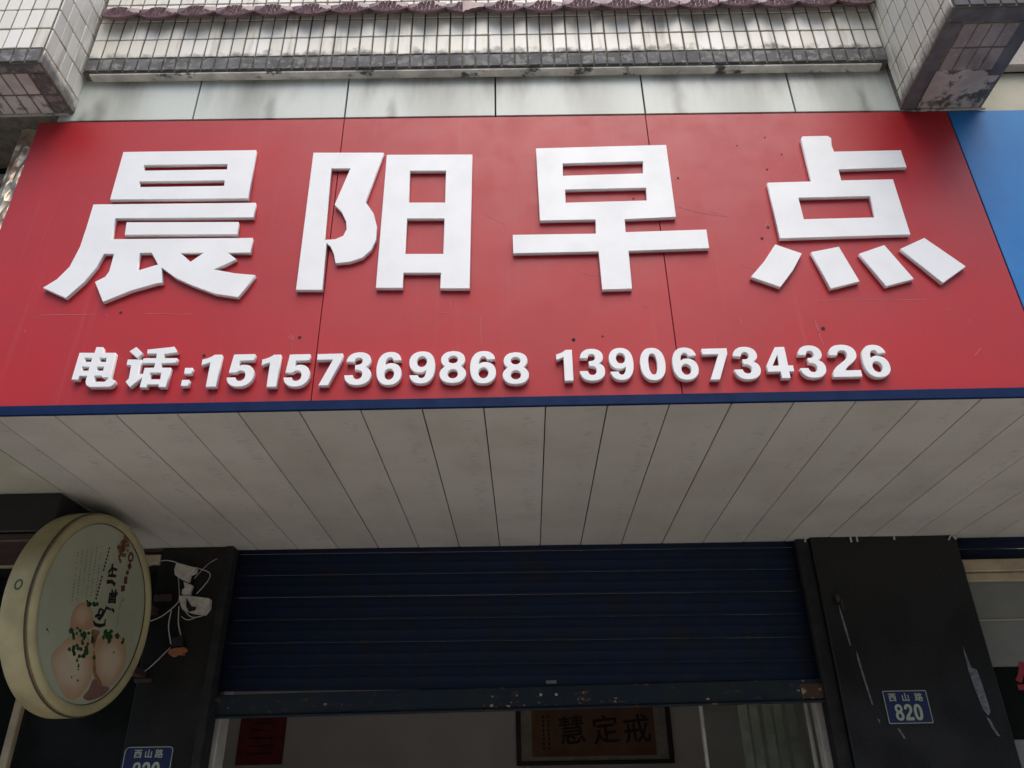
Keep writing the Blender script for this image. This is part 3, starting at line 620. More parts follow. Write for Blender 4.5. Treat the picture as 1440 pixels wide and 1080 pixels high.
# ------------------------------------------------------------------ roller shutter
sh = thing('roller_shutter', 'dark blue roller shutter half raised over the doorway with a rusty bottom rail', 'shutter', (0, 1.53, 1.93))
def slat_profile(x0, x1, zb, h, y, name='slat', m='shutter', parent=sh):
    prof = [(0, 0), (-.002, .003), (-.0028, .008), (-.001, .014), (0, .024), (-.0012, h * .30), (0, h * .46), (-.002, h * .49), (-.002, h * .52), (0, h * .55), (-.0012, h * .75), (0, h - .012), (.003, h - .003), (.003, h - .001)]
    bm = bmesh.new(); ra = []
    for x in (x0, x1): ra.append([bm.verts.new((x, y + a, zb + b + SB * 1.6 * x)) for a, b in prof])
    for i in range(len(prof) - 1): bm.faces.new((ra[0][i], ra[1][i], ra[1][i + 1], ra[0][i + 1])).smooth = True
    me = bpy.data.meshes.new(name); bm.to_mesh(me); bm.free()
    bm2 = bmesh.new(); bm2.from_mesh(me); bmesh.ops.recalc_face_normals(bm2, faces=bm2.faces)
    for f in bm2.faces:
        if f.normal.y > 0: f.normal_flip()
    bm2.to_mesh(me); bm2.free()
    o = link(name, me, MAT[m], parent); md = o.modifiers.new('s', 'SOLIDIFY'); md.thickness = .0015; md.offset = -1; return o
z = 2.030
for i in range(7): slat_profile(-1.405, 1.50, z + jit(.001), .107, 1.535); z += .107
# bottom rail with lip, rivets, stickers and a rusted corner
box('bottom_rail', -1.40, 1.46, 1.524, 1.548, 1.945, 2.036, MAT['rail'], sh, .003, .008)
box('bottom_lip', -1.40, 1.46, 1.510, 1.556, 1.937, 1.944, MAT['rail'], sh, .002, .008)
box('rust_patch', 1.32, 1.42, 1.5215, 1.5239, 1.962, 2.026, MAT['rust'], sh, .001)
rg = random.Random(21)
cb_ = bmesh.new()
for cx, cz, sx_, sz_, n_ in ((0.0, 1.975, .04, .018, 12), (.06, 1.958, .10, .006, 12), (.33, 1.985, .035, .012, 10), (.52, 1.972, .03, .006, 5), (-.9, 1.97, .3, .015, 9), (1.30, 2.0, .03, .02, 8), (.9, 1.96, .3, .006, 6), (-1.3, 1.98, .05, .02, 6), (.17, 2.01, .05, .01, 4)):
    for _ in range(n_):
        x, z_ = rg.gauss(cx, sx_), min(2.03, max(1.948, rg.gauss(cz, sz_))); r_ = rg.uniform(.002, .009)
        vv = [cb_.verts.new((x + r_ * rg.uniform(.6, 1.6) * math.cos(a), 1.5232, z_ + .008 * x + r_ * rg.uniform(.4, .9) * math.sin(a))) for a in (0, .9, 1.8, 2.7, 3.6, 4.5, 5.4)]
        cb_.faces.new(vv)
bmesh.ops.recalc_face_normals(cb_, faces=cb_.faces)
me = bpy.data.meshes.new('chipped_paint'); cb_.to_mesh(me); cb_.free(); link('chipped_paint', me, MAT['rust'], sh)['kind'] = 'stuff'
for x in (.135, .205): box('rivet', x, x + .012, 1.517, 1.524, 1.995, 2.006, MAT['white_plastic'], sh, .003)
box('label_patch', .167, .215, 1.527, 1.5285, 2.048, 2.062, MAT['film'], sh, .0005)
box('guide_rail', -1.384, -1.345, 1.46, 1.57, 0, 2.705, MAT['black'], sh, .003)
box('guide_rail', 1.415, 1.477, 1.50, 1.57, 0, 2.700, MAT['black'], sh, .003)

# right neighbour: shutter box + window
rs = thing('roller_shutter', 'rolled up blue shutter over the window at the right edge', 'shutter', (2.7, 1.53, 2.56))
for zb, h in ((2.575, .060), (2.636, .060)): slat_profile(2.184, 3.3, zb + .012, h, 1.52, parent=rs)
wr = thing('shop_window', 'cream framed window right of the wide black pillar with red lettering', 'window', (2.7, 1.52, 0))
box('top_rail', 2.184, 3.3, 1.485, 1.54, 2.512, 2.570, MAT['cream_frame'], wr, .004)
box('inner_rail', 2.184, 3.3, 1.505, 1.545, 2.470, 2.509, MAT['cream_frame'], wr, .003)
box('frosted_pane', 2.184, 3.3, 1.535, 1.541, 2.085, 2.468, MAT['film'], wr, 0)
box('shelf_edge', 2.184, 3.3, 1.53, 1.545, 2.290, 2.296, MAT['cream_frame'], wr, .001)
box('dark_pane', 2.184, 3.3, 1.535, 1.541, 1.78, 2.083, MAT['glass_dark'], wr, 0)
box('lower_pane', 2.184, 3.3, 1.533, 1.542, .1, 1.778, MAT['film'], wr, 0)
for ch, zc in (('牛', 2.01), ('肉', 1.80)):
    link('red_lettering', text_polymesh('red_lettering', ch, .21, .001, .004), MAT['red_vinyl'], wr, (2.395, 1.5335, zc))

# left neighbour: windows behind the round sign
wl = thing('shop_window', 'dark glazed shopfront with a cream frame left of the round sign', 'window', (-2.4, 1.5, 0))
box('top_rail', -3.3, -1.702, 1.47, 1.53, 2.628, 2.672, MAT['cream_frame'], wl, .003)
box('top_strip', -3.3, -1.702, 1.48, 1.53, 2.690, 2.703, MAT['brown'], wl, .002)
box('mullion', -2.235, -2.20, 1.47, 1.53, .05, 2.626, MAT['cream_frame'], wl, .003)
box('pane', -3.3, -2.237, 1.50, 1.506, .05, 2.626, MAT['glass_dark'], wl, 0)
box('pane', -2.198, -1.702, 1.50, 1.506, .05, 2.626, MAT['glass_dark'], wl, 0)

# upper left window beyond the sign
ul = thing('window', 'dark window with pale horizontal bars left of the red sign under the pilaster', 'window', (-2.3, .3, 3.3))
box('pane', -3.0, -1.96, .30, .306, 2.75, 4.6, MAT['glass_dark'], ul, 0)
for z in (4.20, 4.0, 3.8, 3.5): box('bar', -3.0, -1.96, .275, .299, z, z + .045, MAT['alu'], ul, .003)

# ------------------------------------------------------------------ doorway: jambs, glass door, inside things
df = thing('door_frame', 'pale doorway frame below the blue shutter, a jamb on each side', 'door frame', (0, 1.62, 0))
box('jamb', -1.42, -1.335, 1.60, 1.72, .02, 2.6, MAT['alu'], df, .004)
box('jamb', 1.395, 1.46, 1.60, 1.66, .02, 2.6, MAT['alu'], df, .004)
gd = thing('glass_door', 'glass door leaf with greenish reflections in the doorway, beside the right jamb', 'door', (1.15, 1.70, 0))
box('pane', .90, 1.375, 1.700, 1.706, .06, 2.5, MAT['glass'], gd, 0)
box('stile', .885, .90, 1.69, 1.715, .06, 2.5, MAT['alu'], gd, .003)
box('stile', 1.375, 1.393, 1.69, 1.715, .06, 2.5, MAT['alu'], gd, .003)
cu = thing('reflection', 'pale strips behind the glass door standing in for streaky reflections', 'reflection', (1.2, 1.9, 2.4))  # strips added to imitate vertical reflections in the door pane
for i in range(5): box('strip', 1.11 + i * .058, 1.155 + i * .058, 1.88 + .02 * (i % 2), 1.886 + .02 * (i % 2), .1, 2.5, MAT['strip'], cu, .002)
fb = thing('framed_calligraphy', 'dark framed calligraphy board on the back wall under the shutter', 'framed board', (.635, 4.97, 1.85))
fx0, fx1, fz0, fz1 = -.022, 1.290, 1.856, 2.45
box('board', fx0 + .04, fx1 - .04, 4.975, 4.985, fz0 + .03, fz1 - .03, MAT['mat_board'], fb, 0)
box('paper', .11, 1.15, 4.972, 4.9745, 1.92, 2.34, MAT['paper'], fb, 0)
for a in ((fx0, fx1, fz0, fz0 + .03), (fx0, fx1, fz1 - .03, fz1)): box('frame_rail', a[0], a[1], 4.955, 4.995, a[2], a[3], MAT['wood_dark'], fb, .003)
for a in ((fx0, fx0 + .04), (fx1 - .04, fx1)): box('frame_stile', a[0], a[1], 4.956, 4.994, fz0 + .031, fz1 - .031, MAT['wood_dark'], fb, .003)
for ch, x in (('慧', .452), ('定', .735), ('戒', 1.0)): link('brush_character', text_polymesh('brush_character', ch, .235, .001, .003), MAT['ink'], fb, (x, 4.9715, 2.125), (0, R(-5), 0))
joined('small_writing', [(.21 + j * .045, 0, 2.10 - i * .035 + .15, .014, .001, .024) for j in range(2) for i in range(8)], MAT['ink'], fb, (0, 4.9712, -.02))['kind'] = 'stuff'
ps = thing('poster', 'faded red poster on the back wall at the left of the doorway', 'poster', (-2.2, 4.98, 1.9))
box('sheet', -2.385, -1.99, 4.985, 4.990, 1.90, 2.42, MAT['red_paper'], ps, .001)
for i in range(7): box('print_line', -2.27 + jit(.05), -2.10 + jit(.05), 4.9835, 4.9848, 1.98 + .06 * i, 1.992 + .06 * i, MAT['wood_dark'], ps, 0)

# ------------------------------------------------------------------ house number plates
def plate(x0, x1, z0, z1, label, rounded=False):
    p = thing('house_number_plate', label, 'number plate', ((x0 + x1) / 2, 1.47, (z0 + z1) / 2))
    cx, cz = (x0 + x1) / 2, (z0 + z1) / 2; w2, h2 = (x1 - x0) / 2, (z1 - z0) / 2
    def rr(w_, h_, r_):
        o_ = []
        for sx, sz, a0 in ((1, 1, 0), (-1, 1, 90), (-1, -1, 180), (1, -1, 270)):
            for i in range(4):
                a = R(a0 + 30 * i); o_.append((sx * (w_ - r_) + r_ * math.cos(a), sz * (h_ - r_) + r_ * math.sin(a)))
        return o_
    r_ = .018 if rounded else .006
    link('plate', outline_mesh('plate', [rr(w2, h2, r_)], .003, .0005), MAT['plate'], p, (cx, 1.4745, cz))
    link('border', outline_mesh('border', [rr(w2 - .002, h2 - .002, r_), rr(w2 - .005, h2 - .005, r_ * .8)], .0008, .0001), MAT['plate_ink'], p, (cx, 1.4713, cz))
    for i, ch in enumerate('西山路'):
        link('street_name', text_polymesh('street_name', ch, .036, .0006, .0006), MAT['plate_ink'], p, (cx + (i - 1) * .058 * (.8 if rounded else 1.0), 1.4713, cz + h2 - .030))
    for i, ch in enumerate('820'):
        me = outline_mesh('number', [[((x - 35) * .00052, (y - 50) * .00066) for x, y in q_] for q_ in DG[ch]], .0007, .0001)
        link('number', me, MAT['plate_ink'], p, (cx + (i - 1) * .0415, 1.4713, cz - .022))
plate(1.657, 1.854, 1.846, 1.985, 'blue enamel house number plate 820 on the wide right black pillar')
plate(-1.690, -1.474, 1.665, 1.813, 'blue house number plate at the bottom of the left black pillar, partly out of frame', True)

# ------------------------------------------------------------------ round hanging sign
LB = thing('round_sign', 'round cream light box sign with a picture of fried buns hanging left of the shutter', 'sign', (-1.664, .92, 2.277))
psi = -.094
MR = Matrix.Translation((-1.664, .92, 2.277)) @ Matrix.Rotation(psi, 4, 'Z') @ Matrix.Rotation(R(90), 4, 'Z')   # local -Y faces +X
def place(o):
    o.parent = LB; o.matrix_parent_inverse = Matrix.Identity(4)
    o.matrix_basis = Matrix.Rotation(psi, 4, 'Z') @ Matrix.Rotation(R(90), 4, 'Z')
def lathe(name, prof, m, n=72):
    """profile of (radius, y) turned about local Y"""
    bm = bmesh.new(); rows = []
    for r_, y in prof:
        rows.append([bm.verts.new((r_ * math.cos(2 * math.pi * i / n), y, r_ * math.sin(2 * math.pi * i / n))) for i in range(n)] if r_ > 0 else [bm.verts.new((0, y, 0))])
    for a, b in zip(rows, rows[1:]):
        for i in range(n):
            j = (i + 1) % n
            if len(b) == 1: f = bm.faces.new((a[i], a[j], b[0]))
            elif len(a) == 1: f = bm.faces.new((a[0], b[j], b[i]))
            else: f = bm.faces.new((a[i], a[j], b[j], b[i]))
            f.smooth = True
    bmesh.ops.recalc_face_normals(bm, faces=bm.faces)
    me = bpy.data.meshes.new(name); bm.to_mesh(me); bm.free(); o = link(name, me, m); place(o); return o
lathe('drum', [(0, .11), (.385, .11), (.395, .106), (.398, .098), (.398, .012), (.392, .006), (.386, .006)], MAT['cream'])
lathe('bezel', [(.386, .008), (.392, .0), (.392, -.006), (.386, -.016), (.374, -.021), (.362, -.018), (.353, -.008), (.351, .004)], MAT['cream'])
lathe('groove', [(.3965, .0095), (.3985, .009), (.3985, .003), (.3965, .0025)], MAT['brown'])
lathe('face_rim', [(.3535, -.0075), (.3515, -.0055), (.3495, -.0035)], MAT['brown'])
MAT['face'] = plain('printed_face', (.41, .425, .30), .4, var=.06, scale=3)
lathe('face', [(.352, -.002), (.30, -.002), (.1, -.002), (0, -.002)], MAT['face'])
def decal(name, polys, m, depth=.0004, y=-.0026):
    me = outline_mesh(name, polys, depth, .00005)
    o = link(name, me, m); place(o)
    o.matrix_basis = o.matrix_basis @ Matrix.Translation((0, y, 0)); return o
def bun_mat(name, ctrs, edge, mid):
    k = NT(name); p_ = k.n('ShaderNodeTexCoord').outputs['Object']; d = None
    for (a, b), (sx_, sz_) in ctrs:
        x_, y_, z_ = k.sep(k.scaled((1 / sx_, 0, 1 / sz_), p_, (-a / sx_, 0, -b / sz_)))
        q_ = k.math('SQRT', k.math('ADD', k.math('MULTIPLY', x_, x_), k.math('MULTIPLY', z_, z_))); d = q_ if d is None else k.math('MINIMUM', d, q_)
    d = k.math('ADD', d, k.math('MULTIPLY_ADD', k.noise(14, 4), .5, -.25))
    k.base(k.mix(k.ramp(d, .25, 1.05), mid, edge)); return k.set(.4, 0, .45)
bunA = bun_mat('bun_print', BUN_TOP, (.42, .25, .14), (.50, .36, .23)); bunB = bun_mat('bun_print_pale', BUN_LOW, (.43, .28, .165), (.54, .45, .31))
crust = plain('crust_print', (.30, .16, .08), .4, var=.2, scale=20); shade = plain('plate_print', (.21, .115, .085), .4)
greenp = plain('chive_print', (.025, .10, .03), .4, var=.2, scale=60); inkp = plain('brush_print', (.03, .025, .02), .4); brownp = plain('brown_print', (.20, .09, .035), .4); maroonp = plain('maroon_print', (.13, .04, .03), .4)
greyp = plain('small_print', (.25, .26, .19), .4)
decal('bun_print', [[(-0.1309, -0.0109), (-0.124, -0.0023), (-0.1157, 0.0053), (-0.1063, 0.0116), (-0.0963, 0.0159), (-0.085, 0.0183), (-0.0726, 0.019), (-0.0602, 0.0179), (-0.049, 0.0148), (-0.0393, 0.0093), (-0.0305, 0.0017), (-0.0225, -0.0074), (-0.0155, -0.0171), (-0.0065, -0.0281), (0.0036, -0.0405), (0.0089, -0.0529), (0.0036, -0.0638), (-0.0186, -0.0742), (-0.053, -0.0844), (-0.0889, -0.0919), (-0.1156, -0.0942), (-0.1301, -0.0895), (-0.1383, -0.0794), (-0.1423, -0.0669), (-0.1444, -0.0552), (-0.1445, -0.0441), (-0.1416, -0.0323), (-0.1368, -0.0209)]], bunA, y=-0.0024)
decal('bun_print', [[(-0.2015, -0.1973), (-0.1972, -0.1896), (-0.1903, -0.1821), (-0.1819, -0.1744), (-0.173, -0.1661), (-0.1641, -0.1569), (-0.1547, -0.1469), (-0.144, -0.1372), (-0.1316, -0.1284), (-0.1165, -0.1205), (-0.0993, -0.113), (-0.0816, -0.1068), (-0.0651, -0.1024), (-0.0501, -0.0998), (-0.0357, -0.0988), (-0.0221, -0.0996), (-0.0093, -0.1028), (0.0027, -0.1087), (0.0139, -0.1171), (0.0242, -0.1271), (0.0335, -0.1379), (0.042, -0.1497), (0.0496, -0.1627), (0.0561, -0.1764), (0.0612, -0.1901), (0.0651, -0.2037), (0.068, -0.2175), (0.0691, -0.2314), (0.0679, -0.2452), (0.064, -0.2594), (0.0579, -0.2738), (0.05, -0.2877), (0.0407, -0.3001), (0.03, -0.3116), (0.0177, -0.3223), (0.0042, -0.3309), (-0.0104, -0.3361), (-0.0262, -0.3374), (-0.0434, -0.3355), (-0.0612, -0.331), (-0.0789, -0.3242), (-0.0971, -0.3143), (-0.1159, -0.3015), (-0.134, -0.2875), (-0.1499, -0.2745), (-0.1636, -0.2625), (-0.1758, -0.2505), (-0.1859, -0.2391), (-0.1937, -0.2288), (-0.199, -0.2199), (-0.2021, -0.2121), (-0.2029, -0.2048)]], bunB, y=-0.0028)
decal('plate_shade', [[(0.0884, -0.2459), (0.1015, -0.246), (0.1181, -0.251), (0.1358, -0.2576), (0.1521, -0.2622), (0.1687, -0.2633), (0.186, -0.263), (0.2001, -0.2632), (0.207, -0.266), (0.2047, -0.2727), (0.1957, -0.282), (0.1825, -0.2919), (0.1677, -0.3007), (0.15, -0.3086), (0.1287, -0.3164), (0.1071, -0.3229), (0.0888, -0.3269), (0.0733, -0.3281), (0.0593, -0.327), (0.0486, -0.3242), (0.0428, -0.3201), (0.0441, -0.3146), (0.0509, -0.3074), (0.0598, -0.2991), (0.0674, -0.2901), (0.0719, -0.2786), (0.0755, -0.2651), (0.0802, -0.253)]], shade, y=-0.0026)
decal('bun_print', [[(0.0432, -0.1148), (0.0474, -0.1038), (0.055, -0.0947), (0.0653, -0.0868), (0.0779, -0.0796), (0.0934, -0.0727), (0.1118, -0.0664), (0.1314, -0.0616), (0.1506, -0.0588), (0.1697, -0.0582), (0.1894, -0.0594), (0.2082, -0.0626), (0.2248, -0.0678), (0.239, -0.0758), (0.2515, -0.0862), (0.262, -0.0978), (0.2703, -0.1094), (0.2765, -0.1206), (0.2807, -0.1322), (0.2826, -0.1441), (0.282, -0.1567), (0.2781, -0.1704), (0.2714, -0.1851), (0.2631, -0.1995), (0.2545, -0.2127), (0.2462, -0.2249), (0.2375, -0.2366), (0.2276, -0.2467), (0.2158, -0.2541), (0.2011, -0.2587), (0.1843, -0.261), (0.1669, -0.261), (0.1507, -0.2588), (0.1358, -0.254), (0.1213, -0.2466), (0.1078, -0.2375), (0.0956, -0.2274), (0.0849, -0.2162), (0.0754, -0.2037), (0.0671, -0.1902), (0.06, -0.1762), (0.0533, -0.161), (0.0472, -0.1445), (0.0433, -0.1285)]], bunB, y=-0.003)
decal('bun_crust', [[(-0.0015, -0.0727), (0.0089, -0.0692), (0.0256, -0.0668), (0.0424, -0.0662), (0.0533, -0.0678), (0.0556, -0.0724), (0.053, -0.0795), (0.0485, -0.0879), (0.0454, -0.0964), (0.0444, -0.1058), (0.0437, -0.1164), (0.0432, -0.1261), (0.0423, -0.1329), (0.0414, -0.1365), (0.0406, -0.1379), (0.0392, -0.137), (0.0363, -0.1339), (0.0312, -0.1275), (0.0245, -0.1181), (0.0176, -0.1079), (0.0118, -0.0989), (0.0061, -0.0912), (0.0002, -0.0839), (-0.0032, -0.0775)]], crust, y=-0.0032)
decal('bun_crust', [[(0.0422, -0.1436), (0.044, -0.1427), (0.0478, -0.1462), (0.0532, -0.1531), (0.0593, -0.1621), (0.066, -0.1745), (0.0736, -0.1904), (0.0825, -0.2068), (0.0929, -0.2207), (0.1073, -0.2319), (0.1248, -0.2418), (0.1405, -0.2498), (0.1493, -0.2555), (0.149, -0.2584), (0.1425, -0.259), (0.1329, -0.2577), (0.1231, -0.2553), (0.1128, -0.2518), (0.1008, -0.2469), (0.0888, -0.2407), (0.0788, -0.2332), (0.0712, -0.2242), (0.065, -0.2137), (0.0599, -0.2024), (0.0552, -0.191), (0.0505, -0.178), (0.0462, -0.1635), (0.0431, -0.1509)]], crust, y=-0.0031)
